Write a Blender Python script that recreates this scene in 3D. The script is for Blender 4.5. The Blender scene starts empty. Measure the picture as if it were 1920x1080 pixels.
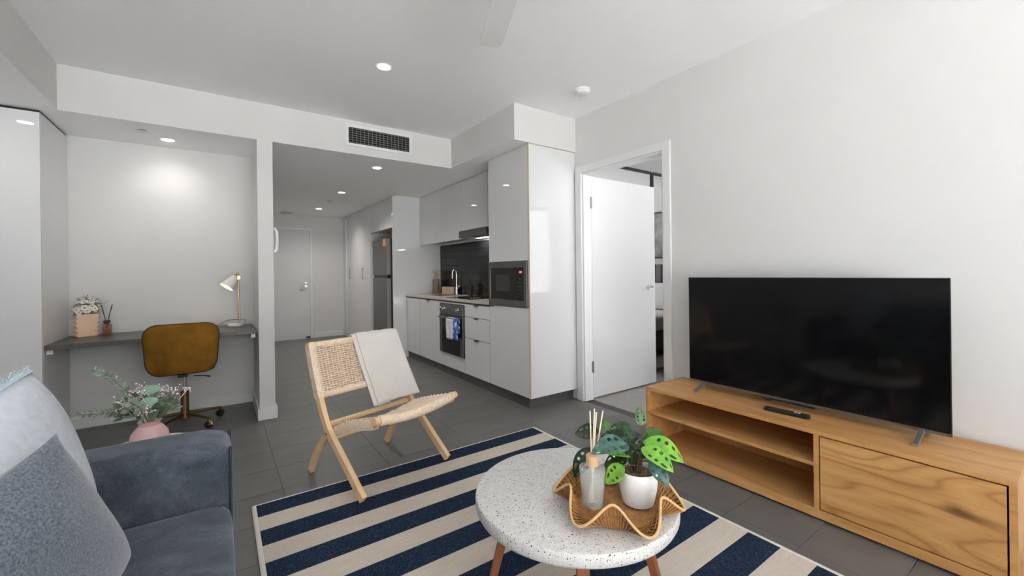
import bpy, bmesh, math, random
from mathutils import Vector, Matrix
random.seed(7)
C = bpy.context.scene.collection
SC = bpy.context.scene
PI = math.pi
R = math.radians

# ------------------------------------------------------------------ camera
cam_d = bpy.data.cameras.new('camera')
cam = bpy.data.objects.new('camera', cam_d); C.objects.link(cam)
cam_d.sensor_width = 36.0
cam_d.lens = 36.0 * 780.0 / 1920.0
cam_d.shift_y = -(540.0 - 511.4) / 1920.0
cam_d.clip_start = 0.02
YAW = math.atan(548.0 / 780.0)
cam.matrix_world = (Matrix.Translation((0, 0, 1.17)) @ Matrix.Rotation(-YAW, 4, 'Z')
                    @ Matrix.Rotation(PI / 2, 4, 'X') @ Matrix.Rotation(-math.atan(0.012), 4, 'Z'))
SC.camera = cam

# ------------------------------------------------------------------ world, exposure, daylight
SC.view_settings.view_transform = 'Standard'
SC.view_settings.look = 'None'
SC.view_settings.gamma = 1.0
SC.view_settings.use_curve_mapping = False
SC.view_settings.exposure = 0.0
SC.cycles.use_denoising = True
SC.cycles.max_bounces = 10
SC.cycles.diffuse_bounces = 6
SC.cycles.glossy_bounces = 4
SC.cycles.sample_clamp_indirect = 40.0
SC.cycles.caustics_reflective = False
SC.cycles.caustics_refractive = False
W = bpy.data.worlds.new('sky'); SC.world = W
W.use_nodes = True
bg = W.node_tree.nodes['Background']
bg.inputs['Color'].default_value = (0.975, 0.985, 1.0, 1)
bg.inputs['Strength'].default_value = 4.6

# high sun, added: lights only the bounce slab outside, to brighten the ceiling
sun_l = bpy.data.lights.new('sun', 'SUN'); sun_l.energy = 66.0; sun_l.angle = R(1.0); sun_l.color = (1.0, .985, .965)
sun = bpy.data.objects.new('sun', sun_l); C.objects.link(sun)
sun.rotation_euler = Vector((-.55, .12, .83)).to_track_quat('Z', 'Y').to_euler()
def portal(name, loc, rot, sx, sy):
    l = bpy.data.lights.new(name, 'AREA'); l.shape = 'RECTANGLE'; l.size = sx; l.size_y = sy
    l.cycles.is_portal = True
    o = bpy.data.objects.new(name, l); C.objects.link(o); o.location = loc; o.rotation_euler = rot
    return o
# daylight comes in through the glazing behind the camera and the bedroom window
portal('window_daylight', (0.2, -2.62, 1.24), (PI / 2, 0, 0), 3.3, 2.46)
portal('bedroom_daylight', (4.4, -1.12, 1.6), (PI / 2, 0, 0), 2.6, 1.7)

# ------------------------------------------------------------------ mesh builder
class MB:
    def __init__(s): s.v = []; s.f = []
    def add(s, vs, fs):
        n = len(s.v); s.v += [tuple(v) for v in vs]; s.f += [tuple(i + n for i in f) for f in fs]; return s
    def box(s, x0, x1, y0, y1, z0, z1):
        return s.add([(x0,y0,z0),(x1,y0,z0),(x1,y1,z0),(x0,y1,z0),(x0,y0,z1),(x1,y0,z1),(x1,y1,z1),(x0,y1,z1)],
                     [(0,3,2,1),(4,5,6,7),(0,1,5,4),(1,2,6,5),(2,3,7,6),(3,0,4,7)])
    def bar(s, p0, p1, w, h, up=(0,0,1)):
        p0 = Vector(p0); p1 = Vector(p1); d = (p1 - p0).normalized(); u = Vector(up)
        a = d.cross(u).normalized() * (w / 2); b = a.cross(d).normalized() * (h / 2)
        vs = [p0-a-b, p0+a-b, p0+a+b, p0-a+b, p1-a-b, p1+a-b, p1+a+b, p1-a+b]
        return s.add(vs, [(0,1,2,3),(4,7,6,5),(0,4,5,1),(1,5,6,2),(2,6,7,3),(3,7,4,0)])
    def tube(s, pts, r, n=8, closed=False, caps=True, flat=1.0, up=None):
        pts = [Vector(p) for p in pts]; m = len(pts)
        rs = r if isinstance(r, (list, tuple)) else [r] * m
        N = None; rings = []
        for i in range(m):
            if closed: t = pts[(i + 1) % m] - pts[i - 1]
            else: t = pts[min(i + 1, m - 1)] - pts[max(i - 1, 0)]
            t.normalize()
            if N is None:
                a = Vector(up) if up else (Vector((0,0,1)) if abs(t.z) < .9 else Vector((1,0,0)))
                N = (a - t * a.dot(t)).normalized()
            else:
                N = N - t * N.dot(t)
                N = N.normalized() if N.length > 1e-6 else t.orthogonal().normalized()
            b = t.cross(N)
            rings.append([pts[i] + (N * (math.sin(2*PI*k/n) * flat) + b * math.cos(2*PI*k/n)) * rs[i] for k in range(n)])
        vs = [v for g in rings for v in g]; fs = []
        for i in range(m if closed else m - 1):
            j = (i + 1) % m
            for k in range(n):
                l = (k + 1) % n
                fs.append((i*n + k, i*n + l, j*n + l, j*n + k))
        if caps and not closed:
            fs.append(tuple(range(n - 1, -1, -1))); fs.append(tuple((m - 1)*n + k for k in range(n)))
        return s.add(vs, fs)
    def cyl(s, p0, p1, r0, r1=None, n=20):
        return s.tube([p0, p1], [r0, r0 if r1 is None else r1], n)
    def lathe(s, prof, c=(0,0,0), n=32, fn=None):
        vs = []; fs = []; m = len(prof)
        for i, (r, z) in enumerate(prof):
            for k in range(n):
                a = 2*PI*k/n
                rr = r if fn is None else fn(r, z, a)
                vs.append((c[0] + rr*math.cos(a), c[1] + rr*math.sin(a), c[2] + z))
        for i in range(m - 1):
            for k in range(n):
                l = (k + 1) % n
                fs.append((i*n + k, i*n + l, (i+1)*n + l, (i+1)*n + k))
        if prof[0][0] > 1e-6: fs.append(tuple(range(n - 1, -1, -1)))
        if prof[-1][0] > 1e-6: fs.append(tuple((m - 1)*n + k for k in range(n)))
        return s.add(vs, fs)
    def grid(s, fn, nu, nv, skip=(), closeu=False, flip=False):
        vs = [fn(i / nu, j / nv) for j in range(nv + 1) for i in range(nu + (0 if closeu else 1))]
        w = nu if closeu else nu + 1; fs = []
        for j in range(nv):
            for i in range(nu):
                if (i, j) in skip: continue
                k = (i + 1) % w if closeu else i + 1
                q = (j*w + i, j*w + k, (j+1)*w + k, (j+1)*w + i)
                fs.append(q[::-1] if flip else q)
        return s.add(vs, fs)
    def prism(s, poly, axis, a, b):
        n = len(poly)
        def mk(p, t): return {'x': (t, p[0], p[1]), 'y': (p[0], t, p[1]), 'z': (p[0], p[1], t)}[axis]
        vs = [mk(p, a) for p in poly] + [mk(p, b) for p in poly]
        fs = [tuple(range(n)), tuple(range(2*n - 1, n - 1, -1))] + [(i, i + n, (i+1) % n + n, (i+1) % n) for i in range(n)]
        return s.add(vs, fs)
    def mesh(s, name, off=(0,0,0), smooth=None):
        me = bpy.data.meshes.new(name)
        me.from_pydata([(v[0]-off[0], v[1]-off[1], v[2]-off[2]) for v in s.v], [], s.f)
        bm = bmesh.new(); bm.from_mesh(me)
        bmesh.ops.recalc_face_normals(bm, faces=bm.faces); bm.to_mesh(me); bm.free()
        if smooth is not None:
            me.shade_smooth(); me.set_sharp_from_angle(angle=R(smooth))
        return me

def wloc(o):
    v = Vector((0, 0, 0))
    while o: v += o.location; o = o.parent
    return v
def make(name, m, mat, parent=None, world=True, smooth=None, bevel=0, seg=2, sub=0, solid=0, off=None, label=None, kind=None):
    """link one mesh object; with world=True its vertices are given in room coordinates"""
    if parent is not None: o0 = wloc(parent) if world else (0, 0, 0)
    elif off is not None: o0 = off
    elif world:
        xs = [v[0] for v in m.v]; ys = [v[1] for v in m.v]; zs = [v[2] for v in m.v]
        o0 = ((min(xs)+max(xs))/2, (min(ys)+max(ys))/2, min(zs))
    else: o0 = (0, 0, 0)
    o = bpy.data.objects.new(name, m.mesh(name, o0, smooth)); C.objects.link(o)
    if mat is not None: o.data.materials.append(mat)
    if parent is not None: o.parent = parent
    else: o.location = o0
    if solid:
        k = o.modifiers.new('solid', 'SOLIDIFY'); k.thickness = solid; k.offset = 0
    if sub:
        k = o.modifiers.new('sub', 'SUBSURF'); k.levels = sub; k.render_levels = sub
    if bevel:
        k = o.modifiers.new('bevel', 'BEVEL'); k.width = bevel; k.segments = seg; k.limit_method = 'ANGLE'; k.angle_limit = R(35)
    if label: o['label'] = label
    if kind: o['kind'] = kind
    return o
def tag(o, label, cat, group=None):
    o['label'] = label; o['category'] = cat
    if group: o['group'] = group
    return o
def thing(name, label, cat, loc=(0,0,0), rz=0, group=None):
    o = bpy.data.objects.new(name, None); C.objects.link(o); o.location = loc; o.rotation_euler = (0, 0, rz)
    o.empty_display_size = 0.05
    return tag(o, label, cat, group)
def struct(name, m, mat, label, **k):
    o = make(name, m, mat, **k); o['kind'] = 'structure'; o['label'] = label; return o
def box(*a): return MB().box(*a)
def dup(root, loc, rz=None, label=None):
    r = root.copy(); C.objects.link(r); r.location = loc
    if rz is not None: r.rotation_euler = (0, 0, rz)
    if label: r['label'] = label
    for ch in root.children:
        c = ch.copy(); C.objects.link(c); c.parent = r
    return r

# ------------------------------------------------------------------ materials
def mat(name, col, rough=.5, metal=0, spec=.5, **kw):
    m = bpy.data.materials.new(name); m.use_nodes = True
    b = m.node_tree.nodes['Principled BSDF']
    b.inputs['Base Color'].default_value = (*col, 1); b.inputs['Roughness'].default_value = rough
    b.inputs['Metallic'].default_value = metal; b.inputs['Specular IOR Level'].default_value = spec
    for k, v in kw.items(): b.inputs[k.replace('_', ' ')].default_value = v
    return m
class NT:
    def __init__(s, m):
        s.m = m; s.t = m.node_tree; s.b = s.t.nodes['Principled BSDF']
        s.co = s.t.nodes.new('ShaderNodeTexCoord').outputs['Object']
    def n(s, typ, **props):
        k = s.t.nodes.new(typ)
        for a, v in props.items(): setattr(k, a, v)
        return k
    def l(s, a, b): s.t.links.new(a, b)
    def mapping(s, scale=(1,1,1), rot=(0,0,0), loc=(0,0,0), src=None):
        k = s.n('ShaderNodeMapping'); k.inputs['Scale'].default_value = scale; k.inputs['Rotation'].default_value = rot
        k.inputs['Location'].default_value = loc; s.l(src or s.co, k.inputs['Vector']); return k.outputs[0]
    def noise(s, scale, detail=4, vec=None, rough=.55, dist=0):
        k = s.n('ShaderNodeTexNoise'); k.inputs['Scale'].default_value = scale; k.inputs['Detail'].default_value = detail
        k.inputs['Roughness'].default_value = rough; k.inputs['Distortion'].default_value = dist
        s.l(vec or s.co, k.inputs['Vector']); return k.outputs['Fac']
    def ramp(s, fac, stops, interp='LINEAR'):
        k = s.n('ShaderNodeValToRGB'); k.color_ramp.interpolation = interp
        e = k.color_ramp.elements
        while len(e) < len(stops): e.new(0.5)
        for i, (p, c) in enumerate(stops):
            e[i].position = p; e[i].color = (*c, 1) if len(c) == 3 else c
        s.l(fac, k.inputs['Fac']); return k.outputs['Color']
    def mix(s, a, b, fac, mode='MIX'):
        k = s.n('ShaderNodeMix', data_type='RGBA', blend_type=mode)
        for i, v in ((6, a), (7, b)):
            if isinstance(v, tuple): k.inputs[i].default_value = (*v, 1)
            else: s.l(v, k.inputs[i])
        if isinstance(fac, (int, float)): k.inputs[0].default_value = fac
        else: s.l(fac, k.inputs[0])
        return k.outputs[2]
    def math(s, op, a, b=0.0, c=None):
        k = s.n('ShaderNodeMath', operation=op)
        for i, v in enumerate((a, b) if c is None else (a, b, c)):
            if isinstance(v, (int, float)): k.inputs[i].default_value = v
            else: s.l(v, k.inputs[i])
        return k.outputs[0]
    def sep(s, vec=None):
        k = s.n('ShaderNodeSeparateXYZ'); s.l(vec or s.co, k.inputs[0]); return k.outputs
    def color(s, c): s.l(c, s.b.inputs['Base Color'])
    def bump(s, h, strength=.2, dist=.002):
        k = s.n('ShaderNodeBump'); k.inputs['Strength'].default_value = strength; k.inputs['Distance'].default_value = dist
        s.l(h, k.inputs['Height']); s.l(k.outputs[0], s.b.inputs['Normal'])

def noisy(name, c0, c1, scale, rough=.6, bump=0, bdist=.001, detail=4, metal=0, spec=.5, stretch=(1,1,1), pos=(.35, .65), **kw):
    m = mat(name, c0, rough, metal, spec, **kw); t = NT(m)
    f = t.noise(scale, detail, t.mapping(stretch))
    t.color(t.ramp(f, [(pos[0], c0), (pos[1], c1)]))
    if bump: t.bump(f, bump, bdist)
    return m

PAINT = noisy('wall_paint', (.66,.657,.648), (.68,.677,.668), 1.5, .8, .02, spec=.25)
CEIL = noisy('ceiling_paint', (.91,.91,.915), (.93,.93,.935), 1.2, .85, .02, spec=.2)
TRIMW = mat('white_trim_paint', (.74,.74,.74), .45, spec=.4)
DOORW = noisy('white_door_paint', (.66,.662,.67), (.68,.682,.69), 2, .42, spec=.4)
GLOSS = noisy('gloss_white_laminate', (.68,.685,.695), (.69,.695,.705), .8, .035, spec=.5)
CREAM = mat('cream_edge_strip', (.62,.56,.44), .5)
KICK = noisy('dark_kickboard', (.075,.072,.068), (.1,.096,.09), 6, .4, stretch=(1,8,8))
GROUT = mat('dark_grout', (.085,.082,.078), .8)
TILE = noisy('grey_floor_tile', (.125,.123,.118), (.146,.143,.138), 2.2, .38, .05, .0006, detail=8, spec=.4)
TILE2 = noisy('pale_grey_bedroom_floor', (.30,.29,.27), (.34,.33,.31), 30, .6, .1)
BTILE = noisy('black_wall_tile', (.010,.010,.011), (.016,.016,.017), 5, .2, .03, spec=.3)
WHITE = mat('white_plastic', (.8,.8,.79), .4)
CHROME = mat('chrome', (.8,.8,.81), .12, 1)
STEEL = noisy('dark_brushed_steel', (.16,.158,.155), (.22,.217,.213), 8, .32, metal=.85, stretch=(1,1,40))
FRIDGE = noisy('graphite_fridge_steel', (.15,.15,.15), (.19,.19,.19), 6, .35, metal=.7, stretch=(30,30,1))
BLACKG = mat('black_glass', (.006,.006,.007), .05, spec=.5)
BLACK = mat('black_plastic', (.012,.012,.012), .4)
DARKV = mat('vent_cavity_black', (.006,.006,.006), .9)
SLAT = mat('vent_grey_slat', (.22,.22,.215), .5)
DESK = noisy('charcoal_desk_laminate', (.06,.059,.058), (.08,.078,.076), 30, .35, stretch=(1,6,6))
COUNTER = noisy('beige_stone_worktop', (.50,.45,.38), (.60,.55,.48), 40, .25, detail=6)
GLASSM = mat('clear_glass', (.95,.97,.97), .03, Transmission_Weight=1.0, IOR=1.45)
MIRROR = mat('mirror', (.85,.86,.86), .02, 1)
ALU = mat('black_aluminium_frame', (.03,.03,.032), .4, .5)

def emit(name, col, s):
    m = mat(name, col, .5); b = m.node_tree.nodes['Principled BSDF']
    b.inputs['Emission Color'].default_value = (*col, 1); b.inputs['Emission Strength'].default_value = s; return m
LENS = emit('lit_downlight_lens', (1, .97, .92), 26.0)

def wood(name, base, dark, light, axis='y', grain=26, rings=9.0, ringmix=.35, rough=.42, knots=(), stretch=.09, wscale=2.6):
    """grain runs along `axis`"""
    m = mat(name, base, rough, spec=.35); t = NT(m)
    st = {'x': (.09, 1, 1), 'y': (1, .09, 1), 'z': (1, 1, .09)}[axis]
    v = t.mapping(st)
    vw = t.mapping(tuple(stretch if q < 1 else 1 for q in st))
    w = t.noise(wscale, 2, vw, .45, .3)
    k = t.n('ShaderNodeVectorMath', operation='SCALE'); t.l(v, k.inputs[0]); k.inputs['Scale'].default_value = 1.0
    fine = t.noise(grain * 5, 6, v, .7)
    med = t.noise(grain, 4, v, .6, .6)
    sx = t.math('ADD', t.math('MULTIPLY', w, rings), t.math('MULTIPLY', med, .55))
    ring = t.math('PINGPONG', sx, .5); ring = t.math('MULTIPLY', ring, 2.0)
    c = t.ramp(med, [(.3, dark), (.5, base), (.72, light)])
    c = t.mix(c, t.ramp(ring, [(0.0, dark), (.28, base), (1.0, light)]), ringmix)
    c = t.mix(c, dark, t.math('MULTIPLY', t.ramp(fine, [(.52, (0,0,0)), (.72, (1,1,1))]), .45))
    for (pos, size) in knots:
        mp = t.mapping((1/size[0], 1/size[1], 1/size[2]), (0,0,0), (-pos[0]/size[0], -pos[1]/size[1], -pos[2]/size[2]))
        g = t.n('ShaderNodeTexGradient', gradient_type='SPHERICAL'); t.l(mp, g.inputs[0])
        c = t.mix(c, tuple(x * .28 for x in dark), t.math('MULTIPLY', t.math('MULTIPLY', g.outputs['Fac'], t.math('ADD', med, .35)), .95))
    t.color(c); t.bump(fine, .12, .0006)
    return m
OAK = wood('oak_veneer', (.54,.285,.10), (.39,.19,.06), (.63,.36,.145), 'y', 24, 8.0, .45)
OAKDOOR = wood('oak_veneer_door', (.54,.285,.10), (.33,.155,.047), (.62,.355,.14), 'y', 18, 16.0, .7, stretch=.2, wscale=3.4,
               knots=(((-.205, -.625, .255), (.30, .055, .030)), ((-.205, -.66, .245), (.3, .12, .020))))
ASH = wood('pale_ash_wood', (.80,.55,.31), (.72,.46,.23), (.85,.62,.38), 'z', 14, 2.0, .2)
WALNUT = wood('walnut_wood', (.22,.075,.028), (.14,.045,.016), (.29,.11,.045), 'z', 16, 3.0, .25)
PALEWOOD = wood('pale_beech_wood', (.70,.50,.33), (.6,.4,.25), (.76,.58,.40), 'z', 20, 2, .2)

# ------------------------------------------------------------------ the room shell
XR = 2.69; ZC = 2.575; ZB = 2.272; XL = -1.6; YB = -2.6; YE = 8.5
def fl():
    m = MB(); m.box(XL, XR + .1, YB - .1, YE, -.12, -.006); return m
floor = struct('floor', fl(), GROUT, 'dark grey tiled floor of the open living room and hall', off=(0, 0, 0))
tile_mesh = {}
tx = [-1.6, -1.444] + [.272 + .572 * k for k in range(-2, 5)] + [2.69]
ty = [.437 + .3085 * k for k in range(-11, 28)]
ty = [y for y in ty if YB < y < YE]; ty = [YB] + ty + [YE]
for i in range(len(tx) - 1):
    for j in range(len(ty) - 1):
        x0, x1, y0, y1 = tx[i], tx[i+1], ty[j], ty[j+1]
        if x1 - x0 < .05 or y1 - y0 < .03: continue
        if y0 > 4.6 and x1 < .3: continue
        if y0 > 4.0 and x1 < -.9: continue
        if y0 > 2.9 and x0 > 2.5: continue
        g = .001; key = (round(x1-x0, 3), round(y1-y0, 3))
        if key not in tile_mesh:
            tile_mesh[key] = box(-(x1-x0)/2 + g, (x1-x0)/2 - g, -(y1-y0)/2 + g, (y1-y0)/2 - g, -.01, 0).mesh('tile')
            tile_mesh[key].materials.append(TILE)
        o = bpy.data.objects.new('tile', tile_mesh[key]); C.objects.link(o); o.parent = floor
        o.location = ((x0+x1)/2, (y0+y1)/2, 0)

struct('ceiling', box(XL - .1, XR + .1, YB - .1, YE + .1, ZC, ZC + .1), CEIL, 'white flat plaster ceiling of the living room')
# lowered ceilings; the faces are wall paint, the undersides ceiling paint
def bulk(name, x0, x1, y0, y1, label):
    o = struct(name, box(x0, x1, y0, y1, ZB, ZC), PAINT, label)
    o.data.materials.append(CEIL)
    for p in o.data.polygons:
        if p.normal.z < -.5: p.material_index = 1
    return o
bulk('ceiling_bulkhead', XL, XR + .1, 3.93, YE, 'lowered ceiling bulkhead over desk nook, hall and kitchen')
bulk('ceiling_bulkhead', XL, -.86, YB, 3.93, 'lowered ceiling bulkhead along the left side')
bulk('ceiling_bulkhead', 2.0, XR, 2.79, 3.93, 'short boxed bulkhead over the tall white kitchen cabinet')
DY0, DY1, DZ = 1.865, 2.715, 2.065
m = MB(); m.box(XR, XR+.1, YB-.1, DY0, 0, ZC); m.box(XR, XR+.1, DY1, YE, 0, ZC); m.box(XR, XR+.1, DY0, DY1, DZ, ZC)
struct('wall_right', m, PAINT, 'long white wall behind the television with a doorway')
struct('wall_entry', box(.255, XR+.1, YE, YE+.1, 0, ZC), PAINT, 'white end wall of the hall around the entry door')
struct('wall_partition', box(.255, .365, 3.93, YE, 0, ZB), PAINT, 'white partition wall end between desk nook and hall')
struct('wall_nook', box(XL, .255, 4.58, 4.68, 0, ZB), PAINT, 'white wall behind the built-in desk')
struct('wall_left', box(XL-.1, XL, YB-.1, 4.68, 0, ZC), PAINT, 'white left wall behind the sofa')
m = MB(); m.box(XL, -1.45, YB-.1, YB, 0, ZC); m.box(1.85, XR, YB-.1, YB, 0, ZC); m.box(-1.45, 1.85, YB-.1, YB, 2.48, ZC)  # unseen right pier widened to keep daylight off the near right wall
struct('wall_back', m, PAINT, 'white wall around the balcony glazing behind the camera')
wf = MB()
for x in (-1.45, .175, 1.80): wf.box(x, x+.05, YB-.08, YB-.03, 0, 2.48)
wf.box(-1.45, 1.85, YB-.08, YB-.03, 0, .05); wf.box(-1.45, 1.85, YB-.08, YB-.03, 2.43, 2.48)
win = struct('window_1', wf, ALU, 'black framed balcony glazing behind the camera')
struct('floor_bounce_slab', box(-8, 10, -12, YB-.1, -.14, -.02), noisy('pale_bounce_slab', (.70,.705,.71), (.75,.755,.76), 3, .8), 'unseen pale slab added outside the glazing to bounce sunlight in')  # added slab, out of view: throws sunlight up onto the ceiling
# skirting boards
def skirt(name, bx, label): return struct(name, bx, TRIMW, label, bevel=.002)
skirt('baseboard_nook', box(-.95, .243, 4.566, 4.58, 0, .085), 'white skirting board under the desk')
m = MB(); m.box(.241, .379, 3.916, 3.93, 0, .095); m.box(.241, .255, 3.93, 4.566, 0, .095); m.box(.365, .379, 3.93, YE, 0, .095)
skirt('baseboard_partition', m, 'white skirting board wrapped around the partition end')
skirt('baseboard_entry', box(1.44, 1.95, YE-.014, YE, 0, .09), 'white skirting board beside the entry door')
skirt('baseboard_right', box(XR-.014, XR, YB, DY0-.06, 0, .09), 'white skirting board behind the media unit')
# entry door
def lever(o, p, d=-1, mt=CHROME):
    """lever handle on a face normal to y, lever pointing along d*x"""
    m = MB(); x, y, z = p
    m.cyl((x, y, z), (x, y-.012, z), .024, n=20); m.cyl((x, y-.01, z), (x, y-.05, z), .009, n=12)
    m.tube([(x, y-.05, z), (x+d*.02, y-.055, z), (x+d*.11, y-.05, z-.002)], .009, 10)
    make('handle', m, mt, o, smooth=40, label='chrome lever handle')
d1 = struct('door_1', box(.48, 1.37, YE-.012, YE, .006, 1.995), DOORW, 'flat pale grey-white entry door at the end of the hall')
m = MB(); m.box(.44, .48, YE-.025, YE, 0, 2.035); m.box(1.374, 1.41, YE-.025, YE, 0, 2.035); m.box(.48, 1.374, YE-.025, YE, 1.999, 2.035)
make('door_frame', m, TRIMW, d1)
lever(d1, (1.30, YE-.012, .97)); m = MB(); m.cyl((1.30, YE-.012, 1.03), (1.30, YE-.03, 1.03), .02); make('deadlock', m, CHROME, d1, smooth=40)
make('door_stop', box(1.30, 1.36, YE-.05, YE-.012, .01, .04), BLACK, d1)
# bedroom door: architrave, leaf, hinges, lever
ar = MB()
for (y0, y1) in ((DY0-.06, DY0+.004), (DY1-.004, DY1+.07)): ar.box(XR-.016, XR, y0, y1, 0, DZ+.06)
ar.box(XR-.016, XR, DY0+.004, DY1-.004, DZ-.004, DZ+.06)
ar.box(XR, XR+.1, DY0, DY0+.02, 0, DZ); ar.box(XR, XR+.1, DY1-.02, DY1, 0, DZ); ar.box(XR, XR+.1, DY0+.02, DY1-.02, DZ-.02, DZ)
struct('trim_1', ar, TRIMW, 'white moulded door frame of the bedroom doorway', bevel=.003)
d2 = struct('door_2', box(2.797, 3.725, 2.70, 2.737, .012, 2.045), DOORW, 'white bedroom door standing wide open', bevel=.002)
lever(d2, (3.615, 2.70, 1.01))
for z in (.30, 1.80):
    m = MB(); m.box(2.772, 2.80, 2.692, 2.6995, z-.05, z+.05); m.cyl((2.787, 2.690, z-.052), (2.787, 2.690, z+.052), .007, n=10)
    make('hinge', m, mat('satin_steel', (.42,.42,.41), .35, 1), d2)
# ------------------------------------------------------------------ bedroom beyond
struct('floor_bedroom', box(XR+.1, 6.0, -1.1, 3.6, -.12, -.002), TILE2, 'pale grey bedroom floor beyond the doorway')
struct('ceiling_bedroom', box(XR+.1, 6.1, -1.2, 3.7, ZC-.05, ZC+.05), CEIL, 'white bedroom ceiling beyond the doorway')
struct('wall_bedroom_far', box(6.0, 6.1, -1.2, 3.7, 0, ZC), PAINT, 'white bedroom wall behind the headboard')
struct('wall_bedroom_side', box(XR+.1, 6.0, 3.6, 3.7, 0, ZC), PAINT, 'white bedroom wall behind the wardrobe')
m = MB(); m.box(XR+.1, 3.1, -1.2, -1.1, 0, ZC); m.box(5.7, 6.0, -1.2, -1.1, 0, ZC); m.box(3.1, 5.7, -1.2, -1.1, 0, .75); m.box(3.1, 5.7, -1.2, -1.1, 2.45, ZC)
struct('wall_bedroom_window', m, PAINT, 'white bedroom wall around the bedroom window')

# ------------------------------------------------------------------ ceiling fittings
def downlight(x, y, z, label, power):
    t = thing('downlight', label, 'downlight', (x, y, z), group='round recessed downlights')
    m = MB(); m.lathe([(.038, -.0005), (.047, -.005), (.052, -.003), (.053, 0)], n=28); make('trim_ring', m, WHITE, t, world=False, smooth=30)
    m = MB(); m.lathe([(0, -.004), (.0385, -.0035), (.0385, -.001)], n=28); make('lens', m, LENS, t, world=False)
    l = bpy.data.lights.new('lamp', 'SPOT'); l.energy = power; l.spot_size = R(150); l.spot_blend = 1.0; l.shadow_soft_size = .04; l.color = (1, .95, .88)
    o = bpy.data.objects.new('lamp', l); C.objects.link(o); o.parent = t; o.location = (0, 0, -.012)
downlight(.923, 2.792, ZC, 'lit round downlight in the main living room ceiling', 12)
downlight(-.33, 4.32, ZB, 'lit round downlight in the nook ceiling above the desk', 11)
downlight(-1.11, 3.60, ZB, 'lit round downlight in the low ceiling in front of the tall gloss cabinet', 5)
downlight(1.34, 4.31, ZB, 'lit hall downlight nearest the living room, below the air vent', 44)
downlight(1.345, 5.86, ZB, 'middle of the three lit downlights along the hall', 56)
downlight(1.355, 7.48, ZB, 'lit hall downlight nearest the entry door', 62)
def disc(name, x, y, z, r, h, label, cat, mt=WHITE):
    m = MB(); m.lathe([(0, -h), (r*.9, -h), (r, -h*.6), (r, 0)], (x, y, z), 28)
    return tag(make(name, m, mt, smooth=30, off=(x, y, z)), label, cat)
def sprinkler(x, y, z, label):
    t = thing('sprinkler_plate', label, 'sprinkler cover', (x, y, z))
    m = MB(); m.lathe([(0, -.010), (.040, -.010), (.043, -.007)], n=28); make('cover', m, WHITE, t, world=False, smooth=30)
    m = MB(); m.lathe([(.030, -.007), (.030, 0)], n=24); make('neck', m, BLACK, t, world=False)
sprinkler(-.466, 4.155, ZB, 'white concealed sprinkler plate in the nook ceiling')
sprinkler(1.346, 6.645, ZB, 'small white sprinkler plate in the hall ceiling')
disc('ceiling_vent', .957, 8.20, ZB, .10, .012, 'flat round exhaust vent in the ceiling by the entry door', 'vent', mat('vent_grey', (.5,.5,.5), .5))
sm = thing('smoke_detector', 'round white smoke detector on the living room ceiling', 'smoke detector', (2.30, 2.30, ZC))
m = MB(); m.lathe([(.052, -.016), (.058, -.012), (.058, 0)], n=32); make('base', m, WHITE, sm, world=False, smooth=30)
m = MB(); m.lathe([(0, -.040), (.040, -.039), (.050, -.033), (.052, -.018), (.052, -.016)], n=32); make('cover', m, WHITE, sm, world=False, smooth=30)
for a in (2.2, 3.3):
    m = MB(); m.lathe([(0, -.0415), (.005, -.041), (.005, -.038)], (.028*math.cos(a), .028*math.sin(a), 0), 12); make('test_button', m, mat('grey_button', (.45,.45,.45), .5), sm, world=False)
# ceiling fan
fx, fy = .90, 1.22
fan = thing('ceiling_fan', 'white ceiling fan, one flat blade showing at the top', 'ceiling fan', (fx, fy, ZC))
m = MB(); m.lathe([(0, -.06), (.05, -.055), (.06, -.03), (.062, 0)], n=28); make('canopy', m, WHITE, fan, world=False, smooth=30)
m = MB(); m.cyl((0, 0, -.05), (0, 0, -.17), .013, n=12); make('downrod', m, WHITE, fan, world=False, smooth=30)
m = MB(); m.lathe([(0, -.285), (.07, -.28), (.095, -.255), (.10, -.22), (.08, -.175), (.02, -.165), (0, -.165)], n=32); make('motor', m, WHITE, fan, world=False, smooth=30)
FANW = mat('white_fan_blade', (.8,.8,.8), .5)
ba = math.atan2(1.80 - fy, 1.145 - fx)
for k in range(3):
    a = ba + k*2*PI/3
    m = MB()
    pts = [(.08, -.03), (.16, -.055), (.60, -.058), (.632, -.05), (.632, .045), (.60, .055), (.16, .05), (.08, .03)]
    m.prism(pts, 'z', -.245, -.237)
    o = make('blade', m, FANW, fan, world=False); o.rotation_euler = (0, 0, a)
# air conditioning grille
vt = thing('air_vent', 'rectangular air conditioning grille with dark slats in the bulkhead', 'air vent', (1.25, 3.93, 2.44))
x0, x1, z0, z1 = .967, 1.540, 2.368, 2.512; yf = 3.93
m = MB(); e = .028
m.box(x0-e, x0, yf-.008, yf, z0-e, z1+e); m.box(x1, x1+e, yf-.008, yf, z0-e, z1+e); m.box(x0, x1, yf-.008, yf, z0-e, z0); m.box(x0, x1, yf-.008, yf, z1, z1+e)
make('frame', m, TRIMW, vt, bevel=.002)
make('cavity', box(x0, x1, yf-.0015, yf-.0005, z0, z1), DARKV, vt)
for k in range(7):
    z = z0 + (k + .5) * (z1 - z0) / 7
    make('slat', MB().bar((x0, yf-.006, z), (x1, yf-.006, z), .006, .0035), SLAT, vt)
for k in range(1, 16):
    x = x0 + k * (x1 - x0) / 16
    make('slat', box(x-.0018, x+.0018, yf-.0052, yf-.0018, z0, z1), SLAT, vt)

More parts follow.
